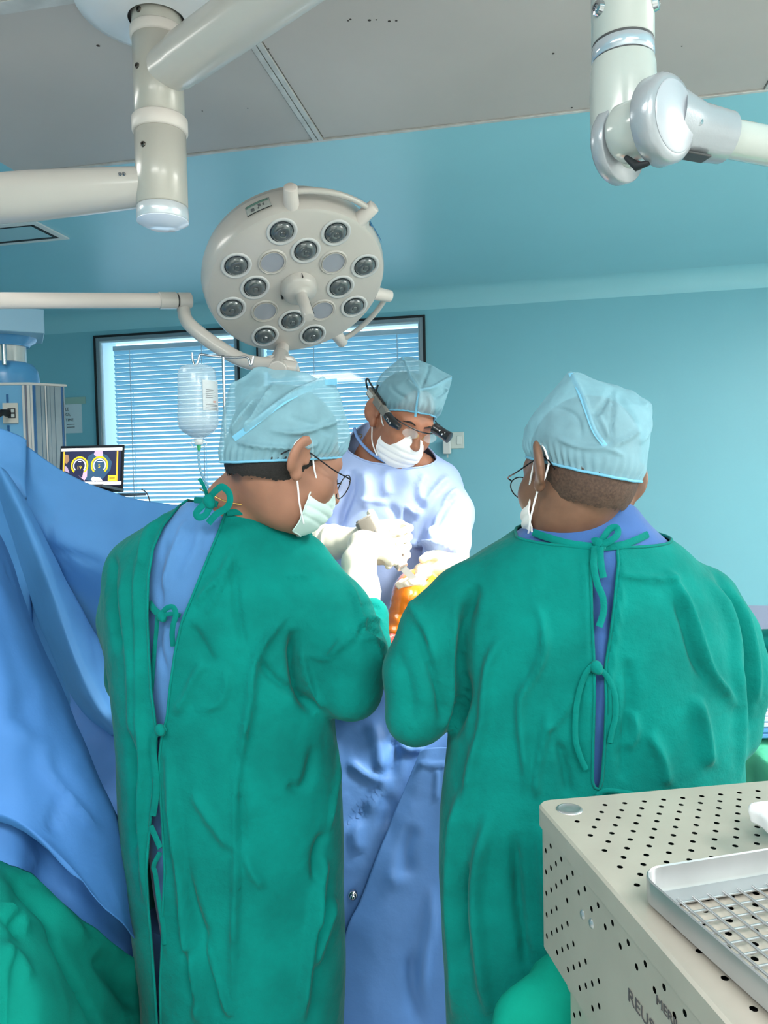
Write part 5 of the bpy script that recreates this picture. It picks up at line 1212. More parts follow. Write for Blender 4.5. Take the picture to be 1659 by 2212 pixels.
armSr = [P(712, 1035, 2.16), P(655, 1100, 2.12), P(612, 1160, 2.07)]; foreSr = [P(612, 1160, 2.07), P(640, 1158, 2.01), P(668, 1160, 1.965)]
armSl = [P(948, 1045, 2.15), P(972, 1110, 2.09), P(968, 1170, 2.02)]; foreSl = [P(968, 1170, 2.02), P(962, 1195, 1.97), P(955, 1212, 1.93)]
def gS(p):
    d = loft(p, rowsS, 2.2); d = smin(d, chain(p, armSr, [.064, .058, .052], .03), .04); d = smin(d, chain(p, foreSr, [.052, .047, .044], .03), .02)
    d = smin(d, chain(p, armSl, [.064, .062, .058], .03), .04); d = smin(d, chain(p, foreSl, [.058, .052, .046], .03), .02); return d
plS = plane3(P(764, 930, 2.19), P(915, 950, 2.19), P(850, 999, 2.07))
def K6(l): return [(600 + .2652 * a, 740 + .2652 * b) for a, b in l]
stS = [(K6([(600, 1020), (600, 1180), (560, 1300), (510, 1420), (490, 1520)]), 11, -.014), (K6([(480, 1200), (460, 1300), (400, 1380)]), 7, .007), (K6([(700, 1050), (720, 1200), (690, 1350)]), 10, .008), (K6([(1400, 1090), (1320, 1160), (1240, 1260), (1180, 1330)]), 8, .008), (K6([(1475, 1190), (1400, 1260), (1340, 1360), (1270, 1490), (1230, 1600)]), 6, .010), (K6([(1440, 1240), (1360, 1330), (1300, 1440), (1230, 1540)]), 7, -.010),
       (K6([(1050, 1330), (1100, 1390), (1150, 1370), (1110, 1440)]), 5, .007), (K6([(1060, 1350), (1050, 1480), (1060, 1600)]), 8, -.007), (K6([(1200, 1060), (1150, 1180), (1170, 1300)]), 8, .006), (K6([(620, 1270), (760, 1290), (900, 1300)]), 4, .004), (K6([(900, 1320), (960, 1400), (960, 1480)]), 9, -.005), (K6([(1080, 1660), (1200, 1640), (1330, 1670), (1450, 1720)]), 5, .010), (K6([(1120, 1690), (1230, 1720), (1350, 1790)]), 6, -.008), (K6([(1350, 1600), (1420, 1680), (1470, 1730)]), 5, .007), (K6([(900, 1020), (880, 1150), (900, 1250)]), 10, .005), (K6([(60, 1460), (150, 1500), (230, 1560)]), 5, .009), (K6([(80, 1500), (170, 1560), (210, 1580)]), 4, -.008), (K6([(200, 1440), (280, 1480)]), 4, .006)]
def clipS(V):
    g = plS(V); x, y, d = proj(V)
    w1 = (A3(foreSr[2]) - A3(foreSr[1])); w1 = w1 / np.linalg.norm(w1); g1 = -((V - A3(foreSr[2])) @ w1); g1 = np.where(np.linalg.norm(V - A3(foreSr[2]), axis=1) < .09, g1, 1)
    w2 = (A3(foreSl[2]) - A3(foreSl[1])); w2 = w2 / np.linalg.norm(w2); g2 = -((V - A3(foreSl[2])) @ w2); g2 = np.where(np.linalg.norm(V - A3(foreSl[2]), axis=1) < .08, g2, 1)
    return np.minimum.reduce([g, g1, V[:, 2] - .3])
gwS = gown_mesh('gown', gS, *bounds([*armSr, *armSl, *foreSr, *foreSl, (rowsS[-1][1], rowsS[-1][2] - .1, .27), (rowsS[0][1], rowsS[0][2] + .1, rowsS[0][0])], .075), .0068, m_sgown, pS, stS, clipS, noise=(.005, 7, 3), seed=51)
mb = MB(); mb.tube(smooth_path([P(766, 926, 2.16), P(772, 945, 2.11), P(790, 968, 2.08), P(815, 988, 2.065), P(845, 1001, 2.055), P(880, 1000, 2.06), P(902, 984, 2.085), P(914, 964, 2.13)], 6), .0045, 8); mb.build('neck_band', mat('gown_blue_binding', (120, 156, 214), .7), gwS, smooth=80)
mb = MB(); mb.tube(smooth_path([P(774, 938, 2.135), P(782, 940, 2.12), P(776, 950, 2.105)], 6), .0012, 6); mb.build('gold_chain', m_gold, pS)
capS, fcS = cap_mesh(HS, [P(868, 768, 2.10), P(885, 770, 2.14), P(905, 778, 2.06), P(978, 811, 2.06), P(972, 822, 2.12), P(822, 832, 2.10), P(830, 815, 2.15), P(972, 840, 2.0), P(958, 880, 2.0)], (.056, -.05), pS,
    [([(870, 772), (885, 810), (905, 842), (903, 880), (898, 900)], 3.5, .006), ([(906, 842), (935, 838), (975, 815)], 4, .006), ([(908, 842), (925, 800), (926, 785)], 3.5, -.004), ([(880, 820), (890, 832), (904, 842)], 4, .005), ([(840, 830), (860, 850), (880, 860)], 5, -.004), ([(925, 850), (930, 880), (925, 900)], 5, .004), ([(935, 860), (955, 850), (965, 840)], 5, -.004)], seed=61, noise=.0025, h=.0034)
for l in ([(870, 772), (885, 810), (904, 842), (901, 870), (897, 900)], [(906, 842), (935, 836), (975, 816)]):
    sm = onto(fcS, l, .003); n_ = len(sm); ribbon(sm, .006, [np.cross(sm[min(i + 1, n_ - 1)] - sm[max(i - 1, 0)], FWD) for i in range(n_)], .0015).build('cap_seam', m_capband, capS, smooth=60)
hair_mesh(HS, lambda q: np.minimum(q[:, 2] * .9 - q[:, 1] * .55 - .005, .05 - q[:, 1]), pS)
mb = MB()
for s in (-1, 1): mb.tube(smooth_path([HS.W(s * .014, .0985, .020), HS.W(s * .030, .0985, .026), HS.W(s * .048, .087, .021)], 5), [.0016] * 4 + [.0026] * 4 + [.0012] * 3, 8)
mb.build('eyebrow', m_hair, pS, smooth=80)
maskS = mask_mesh(HS, pS, m_mask, top=-.022); ear_loops(HS, maskS, (1,))
# loupe glasses with headlight
m_gun = mat('headlight_grey', (126, 124, 118), .4, .3); m_blk = mat('headlight_black', (22, 23, 26), .28, coat=.5)
mb = MB(); mb.tube(smooth_path([HS.W(.084, -.05, .030), HS.W(.083, .03, .026), HS.W(.066, .095, .022), HS.W(.03, .122, .018), HS.W(0, .126, .016), HS.W(-.03, .122, .018), HS.W(-.066, .095, .022), HS.W(-.083, .03, .026), HS.W(-.084, -.05, .026)], 6), .0018, 8); hl = mb.build('headlight_glasses', m_blk, pS, smooth=80)
a_, b_ = V3(HS.W(.093, -.062, .036)), V3(HS.W(.088, .078, .020)); dx_ = (b_ - a_).normalized(); up_ = V3(HS.R[:, 2]); up_ = (up_ - dx_ * up_.dot(dx_)).normalized(); sd_ = dx_.cross(up_)
for t0, t1, m_ in ((0, .34, m_gun), (.345, .67, m_gun), (.675, .97, m_gun)):
    mb = MB(); mb.box(a_ + (b_ - a_) * ((t0 + t1) / 2), dx_, sd_, up_, (b_ - a_).length * (t1 - t0), .013, .024); mb.build('battery_arm', m_, hl, bevel=.004, seg=3)
mb = MB(); mb.box(a_ + (b_ - a_) * .17 + (sd_ if sd_.dot(-V3(FWD)) > 0 else -sd_) * .0068, dx_, sd_, up_, .034, .0008, .013); mb.build('maker_plate', mat('plate_silver', (206, 206, 200), .35, .4), hl)
mb = MB(); mb.tube([b_ - dx_ * .004, b_ + dx_ * .004, b_ + dx_ * .03, b_ + dx_ * .05 - V3(HS.R[:, 0]) * .012], [.012, .0125, .0115, .008], 18); mb.build('clip_mount', m_blk, hl, smooth=50)
for u in (.016, .026, .035):
    q = b_ + dx_ * u + (sd_ if sd_.dot(-V3(FWD)) > 0 else -sd_) * .011; mb = MB(); mb.lathe(q, -FWD, [(0, .0015), (.0018, .001), (.0026, 0)], 10); mb.build('screw', m_steel, hl)
mb = MB(); mb.tube(smooth_path([a_ + dx_ * .004, a_ - dx_ * .015 + up_ * .002, a_ - dx_ * .035 + up_ * .012, a_ - dx_ * .030 + up_ * .020, a_ + up_ * .017, a_ + dx_ * .05 + up_ * .016, a_ + dx_ * .10 + up_ * .014], 6), .0028, 8); mb.build('cable', m_blk, hl, smooth=80)
mb = MB(); mb.tube([a_ + up_ * .012 + dx_ * .035, a_ + up_ * .035 + dx_ * .03], .0025, 8); mb.build('cable', m_blk, hl)
c0, c1 = V3(P(938, 924, 1.985)), V3(P(971, 946, 1.965)); dd = (c1 - c0).normalized()
mb = MB(); mb.tube([c0 - dd * .004, c0, c0 + dd * .010, c0 + dd * .012, c1 - dd * .012, c1 - dd * .010, c1, c1 + dd * .001], [.010, .0145, .0145, .0135, .0138, .0148, .0148, .011], 28); lm = mb.build('headlight', m_blk, hl, smooth=40)
for px, py in ((950, 930), (955, 938), (962, 936)):
    q = V3(P(px, py, 1.958)); mb = MB(); mb.lathe(q, -FWD, [(0, .001), (.002, .0005), (.0028, -.002)], 10); mb.build('screw', m_steel, lm)
for s in (-1, 1):
    mb = MB(); n = 24; w_, h_ = .022, .013
    vs = [HS.W(s * .031 + w_ * math.cos(t), .124 - abs(s * .031 + w_ * math.cos(t)) * .2, .002 + h_ * math.sin(t)) for t in [2 * PI * k / n for k in range(n)]]; fw = HS.R[:, 1] * .0008
    mb.add(vs + [v - fw for v in vs], [tuple(range(n)), tuple(reversed(range(n, 2 * n)))] + [(i, (i + 1) % n, n + (i + 1) % n, n + i) for i in range(n)]); mb.build('spectacle_lens', m_lensg, hl)
    mb = MB(); mb.tube(smooth_path([HS.W(s * .010, .122, .006), HS.W(s * .008, .120, -.004), HS.W(s * .011, .112, -.008)], 5), .0010, 6); mb.build('nose_pad', mat('pad_gold', (206, 180, 120), .3, .8), hl)
legs(pS, float(P(835, 1300, 2.16)[0]), 2.18, PI)

# ------------------------------------------------------------------ gloved hands
def glove(parent, arm, ars, palm, fingers, thumb, h=.0026, name='glove', rings=()):
    """arm/palm chains, fingers: list of (points, radii)"""
    def fn(p):
        d = chain(p, arm, ars, .012)
        for pts, rs, k in palm: d = smin(d, chain(p, pts, rs, .012), k)
        for pts, rs in fingers + [thumb]: d = smin(d, chain(p, pts, rs, .004), .005)
        return d
    allp = list(arm) + [q for c in palm for q in c[0]] + [q for f in fingers + [thumb] for q in f[0]]
    lo, hi = bounds(allp, max(ars) + .008); V, F = sdf_mesh(fn, lo, hi, h); V = relax(V, F, 2, .4)
    a0 = np.asarray(arm[0], float); ad = np.asarray(arm[1], float) - a0; L = np.linalg.norm(ad); ad /= L
    t = (V - a0) @ ad; N_ = vnormals(V, F); w = np.zeros(len(V))
    for c, a, s in rings: w += a * np.exp(-((t - c + .004 * vnoise(V * 40, 3)) / s) ** 2)
    V = V + N_ * (w + .0009 * vnoise(V * 55, 7))[:, None]
    V, F = clip_mesh(V, F, t - .002)
    o = np_mesh(name, V, F, m_glove, parent, solid=.0008)
    for L_ in boundary_loops(F, 30): hem('cuff_roll', V, L_, .0022, m_glove, o)
    return o, fn
FR = [.0095, .009, .0082, .0072]
# surgeon's right hand closed round the saw handle
palm = [([P(788, 1172, 1.875), P(838, 1172, 1.85)], [.034, .030], .02), ([P(800, 1150, 1.865), P(858, 1142, 1.84)], [.028, .024], .02), ([P(815, 1185, 1.855), P(866, 1175, 1.832)], [.026, .022], .02)]
fg = []
for i, (y, l) in enumerate(((1128, 1.0), (1148, 1.05), (1168, 1.0), (1187, .85))):
    kn = P(866 - i * 2, y + 4, 1.835); m1 = P(885 - i * 2, y + 12, 1.800); m2 = P(868 - i * 3, y + 20, 1.775); tp = P(846 - i * 2, y + 20, 1.785); fg.append(([kn, m1, m2, tp], FR))
th = ([P(798, 1165, 1.85), P(806, 1140, 1.845), P(806, 1122, 1.84), P(801, 1108, 1.838)], [.015, .012, .0115, .0105])
gvS, fgS = glove(pS, [P(648, 1160, 1.985), P(715, 1172, 1.92), P(780, 1172, 1.88)], [.047, .043, .034], palm, fg, th, rings=((.012, .003, .004), (.035, -.003, .004), (.048, .0025, .004), (.060, -.002, .004), (.10, -.0025, .004), (.112, .002, .004)))
# surgeon's left hand on the shin
palm = [([P(962, 1208, 1.925), P(936, 1222, 1.90)], [.030, .026], .02)]
fg = [([P(934 - i * 3, 1212 + i * 10, 1.89), P(918 - i * 3, 1216 + i * 11, 1.862), P(904 - i * 2, 1226 + i * 11, 1.848), P(896 - i, 1236 + i * 10, 1.85)], FR) for i in range(4)]
th = ([P(950, 1205, 1.90), P(936, 1200, 1.87), P(922, 1202, 1.85), P(912, 1208, 1.84)], [.014, .0115, .0105, .0095])
gvS2, _ = glove(pS, [P(972, 1190, 1.955), P(966, 1200, 1.935), P(956, 1210, 1.915)], [.050, .045, .033], palm, fg, th, rings=((.01, .002, .004),))
# left doctor's right hand steadying the saw
palm = [([P(786, 1178, 1.735), P(826, 1178, 1.765)], [.032, .028], .02), ([P(792, 1195, 1.735), P(828, 1198, 1.76)], [.026, .024], .02)]
fg = [([P(826 + i, 1164 + i * 13, 1.775), P(850, 1168 + i * 13, 1.79), P(866 - i * 2, 1180 + i * 13, 1.778), P(858 - i * 2, 1192 + i * 12, 1.755)], FR) for i in range(3)]
fg.append(([P(826, 1200, 1.765), P(842, 1206, 1.775), P(846, 1216, 1.765), P(838, 1224, 1.752)], [.009, .0085, .008, .007]))
th = ([P(800, 1190, 1.71), P(824, 1196, 1.715), P(838, 1206, 1.725), P(842, 1216, 1.735)], [.015, .012, .011, .0095])
gvL, _ = glove(pL, [P(786, 1330, 1.635), P(780, 1270, 1.655), P(775, 1215, 1.69), P(786, 1182, 1.73)], [.043, .038, .036, .033], palm, fg, th, rings=((.012, .002, .004), (.03, -.002, .005), (.05, .002, .005)))

# ------------------------------------------------------------------ powered bone saw held over the knee
m_tool = mat('tool_grey', (148, 142, 132), .4, .35, var=(20, .04)); m_tool2 = mat('tool_bright_steel', (204, 196, 190), .3, .4)
saw = thing('bone_saw', P(850, 1240, 1.80), 'grey powered bone saw gripped by gloved hands above the orange knee', 'surgical saw')
t0, t1 = V3(P(788, 1138, 1.862)), V3(P(860, 1168, 1.815)); td = (t1 - t0).normalized()
sdx = V3(P(812, 1120, 1.86)) - V3(P(782, 1146, 1.86)); 
mb = MB(); h0, h1 = V3(P(780, 1140, 1.85)), V3(P(818, 1124, 1.85)); ax_ = V3(P(815, 1165, 1.84)) - V3(P(797, 1131, 1.85)); ax_.normalize()
xa = V3(P(812, 1116, 1.85)) - V3(P(783, 1142, 1.85)); xa = (xa - ax_ * xa.dot(ax_)).normalized(); ya = ax_.cross(xa)
mb.prism(V3(P(788, 1124, 1.842)), xa, ya, rounded_rect(.050, .038, .011), .08); body_ = mb.build('handle', m_tool, saw, bevel=.003)
mb = MB(); mb.prism(V3(P(788, 1124, 1.842)) - ax_ * .004, xa, ya, rounded_rect(.043, .031, .009), .005); mb.build('battery_cap', mat('tool_cap', (168, 164, 156), .4, .3), body_)
text_obj('handle_mark', 'XGE', .009, V3(P(783, 1148, 1.822)), RGT * .8 - UPV * .6, UPV * .8 + RGT * .6, m_ink, body_)
hd0, hd1 = V3(P(845, 1190, 1.785)), V3(P(870, 1226, 1.765))
mb = MB(); mb.tube([hd0 - (hd1 - hd0) * 1.2, hd0, hd0 + (hd1 - hd0) * .5, hd0 + (hd1 - hd0) * .55, hd1], [.016, .020, .020, .016, .014], 24); sh = mb.build('saw_head', m_tool2, saw, smooth=40)
q = V3(P(846, 1208, 1.755)); mb = MB(); mb.lathe(q, -FWD, [(0, .006), (.004, .006), (.0055, .004), (.0055, -.01)], 18); mb.build('chuck_knob', m_steel, sh)
mb = MB(); bd = (V3(P(905, 1262, 1.795)) - hd1).normalized(); bx_ = bd.cross(V3(FWD)).normalized(); mb.box(hd1 + bd * .03, bd, bx_, bd.cross(bx_), .07, .016, .0015); mb.build('blade', mat('blade_steel', (200, 196, 192), .3, .3), sh)
mb = MB(); mb.tube([V3(P(866, 1185, 1.775)), V3(P(878, 1200, 1.77)), V3(P(872, 1216, 1.765))], .006, 10); mb.build('guard', m_tool2, sh)

# ------------------------------------------------------------------ patient's bent knee
m_iod = mat('iodine_film', (236, 128, 30), .16, coat=.8, var=(9, .16), bump=((26, .35, .004),), sss=.1)
pat = thing('person', P(885, 1440, 1.80), 'bent knee of a draped patient, wrapped in glossy orange antiseptic film', 'person')
kp = P(905, 1285, 1.85)
legp = [kp, P(893, 1330, 1.835), P(885, 1380, 1.825), P(885, 1450, 1.82)]
thg = [kp, P(960, 1330, 1.93), P(1020, 1430, 2.0)]
def fLeg(p):
    d = chain(p, legp, [.056, .052, .060, .050], .03); d = smin(d, chain(p, thg, [.058, .068, .08], .03), .03); return smin(d, ellip(p, P(890, 1285, 1.81), (.03, .03, .035)), .03)
lo, hi = bounds(legp + thg, .085); V, F = sdf_mesh(fLeg, lo, hi, .004); V = relax(V, F, 2)
N_ = vnormals(V, F); V = V + N_ * (.0009 * np.sin(V[:, 2] * 220 + 9 * vnoise(V * 14, 2)) * np.clip((1.30 - V[:, 2]) * 8, 0, 1))[:, None]
x_, y_, d_ = proj(V); 
leg_o = np_mesh('leg', V, F, m_iod, pat)
m_gauze = mat('wound_gauze', (240, 226, 206), .6, bump=((120, .5, .003),))
f_g = lambda p: smin(smin(ellip(p, P(893, 1258, 1.792), (.026, .012, .014)), ellip(p, P(868, 1262, 1.80), (.014, .010, .012)), .012), ellip(p, P(915, 1236, 1.80), (.02, .012, .018)), .012)
lo, hi = bounds([P(893, 1258, 1.792), P(862, 1262, 1.80), P(925, 1230, 1.80)], .04); V, F = sdf_mesh(f_g, lo, hi, .003); V = V + vnormals(V, F) * (.0025 * vnoise(V * 130, 3))[:, None]; np_mesh('gauze', V, F, m_gauze, pat)
m_red = mat('stained_swab', (170, 66, 60), .5, var=(60, .4))
f_g = lambda p: smin(ellip(p, P(836, 1384, 1.75), (.013, .010, .010)), ellip(p, P(846, 1376, 1.755), (.010, .008, .008)), .006)
lo, hi = bounds([P(836, 1384, 1.75)], .03); V, F = sdf_mesh(f_g, lo, hi, .002); V = V + vnormals(V, F) * (.0018 * vnoise(V * 200, 3))[:, None]; np_mesh('swab', V, F, m_red, pat)
# ------------------------------------------------------------------ drapes
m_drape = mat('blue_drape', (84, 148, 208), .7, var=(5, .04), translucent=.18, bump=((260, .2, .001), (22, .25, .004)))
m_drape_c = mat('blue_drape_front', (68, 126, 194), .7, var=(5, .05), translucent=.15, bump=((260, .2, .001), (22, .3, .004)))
m_drape_t = mat('table_drape', (84, 130, 192), .55, var=(6, .05), bump=((260, .15, .001), (18, .3, .005)))
m_gdrape = mat('green_drape', (0, 112, 100), .9, spec=.15, var=(8, .12), bump=((420, .35, .0012), (30, .3, .005)))
m_gdrape_l = mat('pale_green_drape', (96, 206, 164), .85, spec=.2, var=(9, .14), bump=((300, .3, .001), (26, .4, .006)))
def patch(name, rows, material, parent=None, nu=8, nv=8, st=(), noise=.003, nf=7, seed=1, solid=.0016, hemr=0):
    C = [smooth_path([np.append(np.array(q[:2], float), q[2]) for q in r], nu) for r in rows]
    cols = list(zip(*C)); full = [smooth_path(list(c), nv) for c in cols]
    G = np.array([[P(*full[j][i]) for j in range(len(full))] for i in range(len(full[0]))]); nr, nc = G.shape[:2]
    V = G.reshape(-1, 3); F = np.array([(i * nc + j, (i + 1) * nc + j, (i + 1) * nc + j + 1, i * nc + j + 1) for i in range(nr - 1) for j in range(nc - 1)])
    N_ = vnormals(V, F)
    if ((CAM - V) * N_).sum() < 0: F = F[:, ::-1].copy(); N_ = -N_
    V = V + N_ * (noise * vnoise(V * nf, seed) + noise * .5 * vnoise(V * nf * 2.4, seed + 1) + noise * .2 * vnoise(V * nf * 6, seed + 2))[:, None]
    if len(st): V = strokes(V, F, st)
    return np_mesh(name, V, F, material, parent, solid=solid)
scr_ = thing('anaesthesia_screen', P(150, 1500, 1.9), 'large blue drape hung as a screen beside the pendant, sloping down behind the left doctor', 'drape')
patch('upper_sheet', [[(-520, 760, 2.6), (0, 925, 2.36), (60, 964, 2.32), (130, 1014, 2.28), (210, 1052, 2.22), (300, 1078, 2.16), (420, 1096, 2.1), (560, 1112, 2.06)],
    [(-520, 850, 2.5), (0, 985, 2.25), (60, 1030, 2.22), (135, 1080, 2.19), (215, 1120, 2.15), (305, 1145, 2.1), (425, 1160, 2.06), (560, 1175, 2.03)],
    [(-520, 930, 2.4), (0, 1040, 2.14), (62, 1110, 2.12), (140, 1175, 2.10), (225, 1215, 2.08), (310, 1235, 2.06), (430, 1250, 2.04), (560, 1265, 2.02)],
    [(-520, 1060, 2.4), (0, 1180, 2.15), (70, 1230, 2.14), (150, 1290, 2.13), (230, 1330, 2.12), (320, 1350, 2.1), (430, 1370, 2.06), (560, 1385, 2.03)],
    [(-520, 1440, 2.4), (0, 1480, 2.16), (80, 1500, 2.15), (160, 1520, 2.14), (240, 1540, 2.12), (330, 1560, 2.1), (430, 1580, 2.06), (560, 1600, 2.04)]], m_drape, scr_, 10, 10,
    [([(125, 1085), (108, 1140), (106, 1190)], 4, -.005), ([(106, 1190), (150, 1195), (230, 1222)], 6, -.006), ([(150, 1200), (140, 1220)], 4, -.004), ([(50, 960), (46, 1000)], 4, .003)], noise=.006, seed=2)
# ridge that falls from the screen to the table, with its shaded inner side
patch('side_fold', [[(-160, 960, 2.5), (-60, 985, 2.35), (-20, 1000, 2.02), (10, 1015, 1.99), (40, 1060, 2.06), (70, 1120, 2.14)],
    [(-120, 1100, 2.5), (-20, 1120, 2.34), (40, 1130, 1.98), (72, 1145, 1.94), (104, 1180, 2.02), (132, 1230, 2.13)],
    [(-60, 1260, 2.5), (30, 1280, 2.32), (95, 1282, 1.93), (130, 1296, 1.89), (165, 1320, 1.97), (196, 1350, 2.1)],
    [(0, 1400, 2.5), (90, 1420, 2.3), (142, 1420, 1.89), (178, 1432, 1.85), (212, 1440, 1.93), (245, 1450, 2.07)],
    [(60, 1530, 2.5), (150, 1550, 2.28), (195, 1535, 1.88), (232, 1540, 1.84), (262, 1546, 1.92), (300, 1552, 2.04)],
    [(120, 1600, 2.4), (210, 1620, 2.2), (240, 1590, 1.9), (285, 1592, 1.86), (310, 1596, 1.93), (360, 1600, 2.02)]], m_drape, scr_, 8, 8,
    [([(150, 1330), (188, 1350), (205, 1400), (212, 1450)], 4, -.006), ([(70, 1320), (150, 1335)], 3, .004)], noise=.005, seed=5)
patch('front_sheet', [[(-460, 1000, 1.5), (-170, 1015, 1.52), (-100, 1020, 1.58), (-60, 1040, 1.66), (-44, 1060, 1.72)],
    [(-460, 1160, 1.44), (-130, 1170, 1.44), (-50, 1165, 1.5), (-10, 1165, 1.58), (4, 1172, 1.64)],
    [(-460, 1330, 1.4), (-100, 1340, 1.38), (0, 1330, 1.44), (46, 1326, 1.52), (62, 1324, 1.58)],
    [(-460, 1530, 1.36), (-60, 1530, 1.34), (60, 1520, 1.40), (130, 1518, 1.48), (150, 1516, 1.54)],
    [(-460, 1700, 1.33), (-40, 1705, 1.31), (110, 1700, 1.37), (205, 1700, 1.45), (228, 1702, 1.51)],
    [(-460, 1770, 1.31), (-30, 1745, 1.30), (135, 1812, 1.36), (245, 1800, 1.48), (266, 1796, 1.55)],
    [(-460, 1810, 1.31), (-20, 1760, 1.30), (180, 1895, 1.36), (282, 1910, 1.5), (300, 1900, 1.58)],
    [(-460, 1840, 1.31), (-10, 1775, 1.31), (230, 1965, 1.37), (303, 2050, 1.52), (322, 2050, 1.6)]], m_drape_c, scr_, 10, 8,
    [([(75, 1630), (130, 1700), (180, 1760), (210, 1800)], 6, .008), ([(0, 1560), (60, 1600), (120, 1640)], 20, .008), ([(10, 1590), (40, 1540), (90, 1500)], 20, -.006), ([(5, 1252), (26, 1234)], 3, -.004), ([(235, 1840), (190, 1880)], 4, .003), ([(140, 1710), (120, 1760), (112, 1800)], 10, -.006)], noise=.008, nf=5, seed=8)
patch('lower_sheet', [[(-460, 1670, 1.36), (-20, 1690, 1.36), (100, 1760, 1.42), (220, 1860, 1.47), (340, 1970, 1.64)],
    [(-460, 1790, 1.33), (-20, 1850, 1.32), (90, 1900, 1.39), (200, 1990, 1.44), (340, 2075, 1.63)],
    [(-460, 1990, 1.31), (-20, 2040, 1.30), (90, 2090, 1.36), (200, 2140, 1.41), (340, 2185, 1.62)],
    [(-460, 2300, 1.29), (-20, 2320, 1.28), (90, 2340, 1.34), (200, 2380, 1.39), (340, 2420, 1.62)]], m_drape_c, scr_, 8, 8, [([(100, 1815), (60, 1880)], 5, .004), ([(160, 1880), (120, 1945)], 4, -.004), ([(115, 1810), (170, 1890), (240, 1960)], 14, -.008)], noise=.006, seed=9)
# operating table drapes
tbl = thing('table_drape', P(850, 1800, 1.85), 'blue drape covering the operating table between the two green gowns', 'drape')
def K9(l): return [(680 + .367 * a, 1400 + .367 * b) for a, b in l]
patch('table_sheet', [[(150, 1470, 2.10), (250, 1450, 2.06), (450, 1420, 2.04), (640, 1405, 2.03), (760, 1398, 2.02), (880, 1395, 2.02), (1000, 1395, 2.02), (1200, 1390, 2.02)],
    [(150, 1560, 1.98), (250, 1530, 1.95), (450, 1500, 1.93), (640, 1490, 1.93), (760, 1484, 1.92), (880, 1480, 1.92), (1000, 1480, 1.92), (1200, 1475, 1.92)],
    [(150, 1640, 1.90), (250, 1620, 1.88), (450, 1600, 1.86), (640, 1590, 1.86), (760, 1585, 1.85), (880, 1580, 1.85), (1000, 1580, 1.85), (1200, 1575, 1.85)],
    [(150, 1740, 1.86), (250, 1710, 1.85), (450, 1690, 1.84), (640, 1680, 1.83), (760, 1675, 1.825), (880, 1670, 1.825), (1000, 1670, 1.825), (1200, 1665, 1.825)],
    [(150, 1860, 1.85), (250, 1850, 1.84), (450, 1840, 1.835), (640, 1835, 1.82), (760, 1830, 1.815), (880, 1828, 1.815), (1000, 1826, 1.815), (1200, 1820, 1.815)],
    [(150, 2050, 1.85), (250, 2040, 1.84), (450, 2030, 1.835), (640, 2025, 1.82), (760, 2020, 1.815), (880, 2018, 1.815), (1000, 2016, 1.815), (1200, 2010, 1.815)],
    [(150, 2700, 1.85), (250, 2700, 1.84), (450, 2700, 1.835), (640, 2700, 1.82), (760, 2700, 1.815), (880, 2700, 1.815), (1000, 2700, 1.815), (1200, 2700, 1.815)]], m_drape_t, tbl, 14, 14,
    [(K9([(330, 420), (370, 560), (400, 740)]), 12, .010), (K9([(450, 520), (470, 640), (430, 760)]), 11, -.009), (K9([(200, 660), (300, 740), (400, 780)]), 9, .008), (K9([(410, 790), (330, 880), (250, 990), (180, 1060)]), 8, -.010), (K9([(440, 770), (370, 860), (300, 950)]), 10, .007), (K9([(430, 860), (440, 960), (400, 1060)]), 14, -.007), (K9([(250, 1000), (240, 1100), (260, 1200)]), 14, .007), (K9([(500, 560), (560, 600), (640, 580)]), 8, .008), (K9([(220, 1700), (250, 1900), (240, 2200)]), 12, -.010)], noise=.006, nf=9, seed=12)
patch('side_sheet', [[(908, 1622, 1.79), (925, 1616, 1.785), (950, 1614, 1.785), (985, 1614, 1.785), (1100, 1610, 1.785)],
    [(884, 1680, 1.785), (910, 1676, 1.775), (945, 1672, 1.775), (985, 1670, 1.775), (1100, 1670, 1.78)],
    [(855, 1748, 1.785), (895, 1745, 1.77), (940, 1742, 1.77), (985, 1740, 1.77), (1100, 1740, 1.78)],
    [(818, 1840, 1.785), (870, 1838, 1.768), (930, 1836, 1.765), (985, 1836, 1.768), (1100, 1836, 1.78)],
    [(778, 1945, 1.785), (840, 1945, 1.765), (915, 1945, 1.76), (985, 1945, 1.765), (1100, 1945, 1.78)],
    [(745, 2020, 1.785), (815, 2030, 1.76), (900, 2030, 1.755), (985, 2030, 1.76), (1100, 2030, 1.78)],
    [(690, 2240, 1.785), (780, 2250, 1.755), (880, 2250, 1.75), (985, 2250, 1.755), (1100, 2250, 1.78)],
    [(650, 2700, 1.785), (760, 2700, 1.755), (860, 2700, 1.75), (985, 2700, 1.755), (1100, 2700, 1.78)]], m_drape_t, tbl, 8, 10,
    [(K9([(690, 1400), (680, 1640), (640, 1850), (600, 2150)]), 9, .010), (K9([(600, 680), (790, 690)]), 4, .005), (K9([(720, 700), (715, 900)]), 5, .004), (K9([(590, 1050), (530, 1200), (560, 1350)]), 16, -.008), (K9([(560, 1800), (590, 2000), (600, 2200)]), 14, -.010), (K9([(420, 1330), (470, 1360), (450, 1400)]), 10, .005)], noise=.006, nf=6, seed=15)
q = V3(P(762, 1935, 1.79)); mb = MB(); nrm = -V3(FWD)
mb.lathe(q, nrm, [(.010, -.012), (.011, .0), (.009, .003), (.006, .004), (.0065, .009), (.004, .012), (0, .0125)], 20); tag(mb.build('towel_clip', m_steel, None, smooth=50), 'small round chrome clip stud pinned to the blue table drape', 'clip')
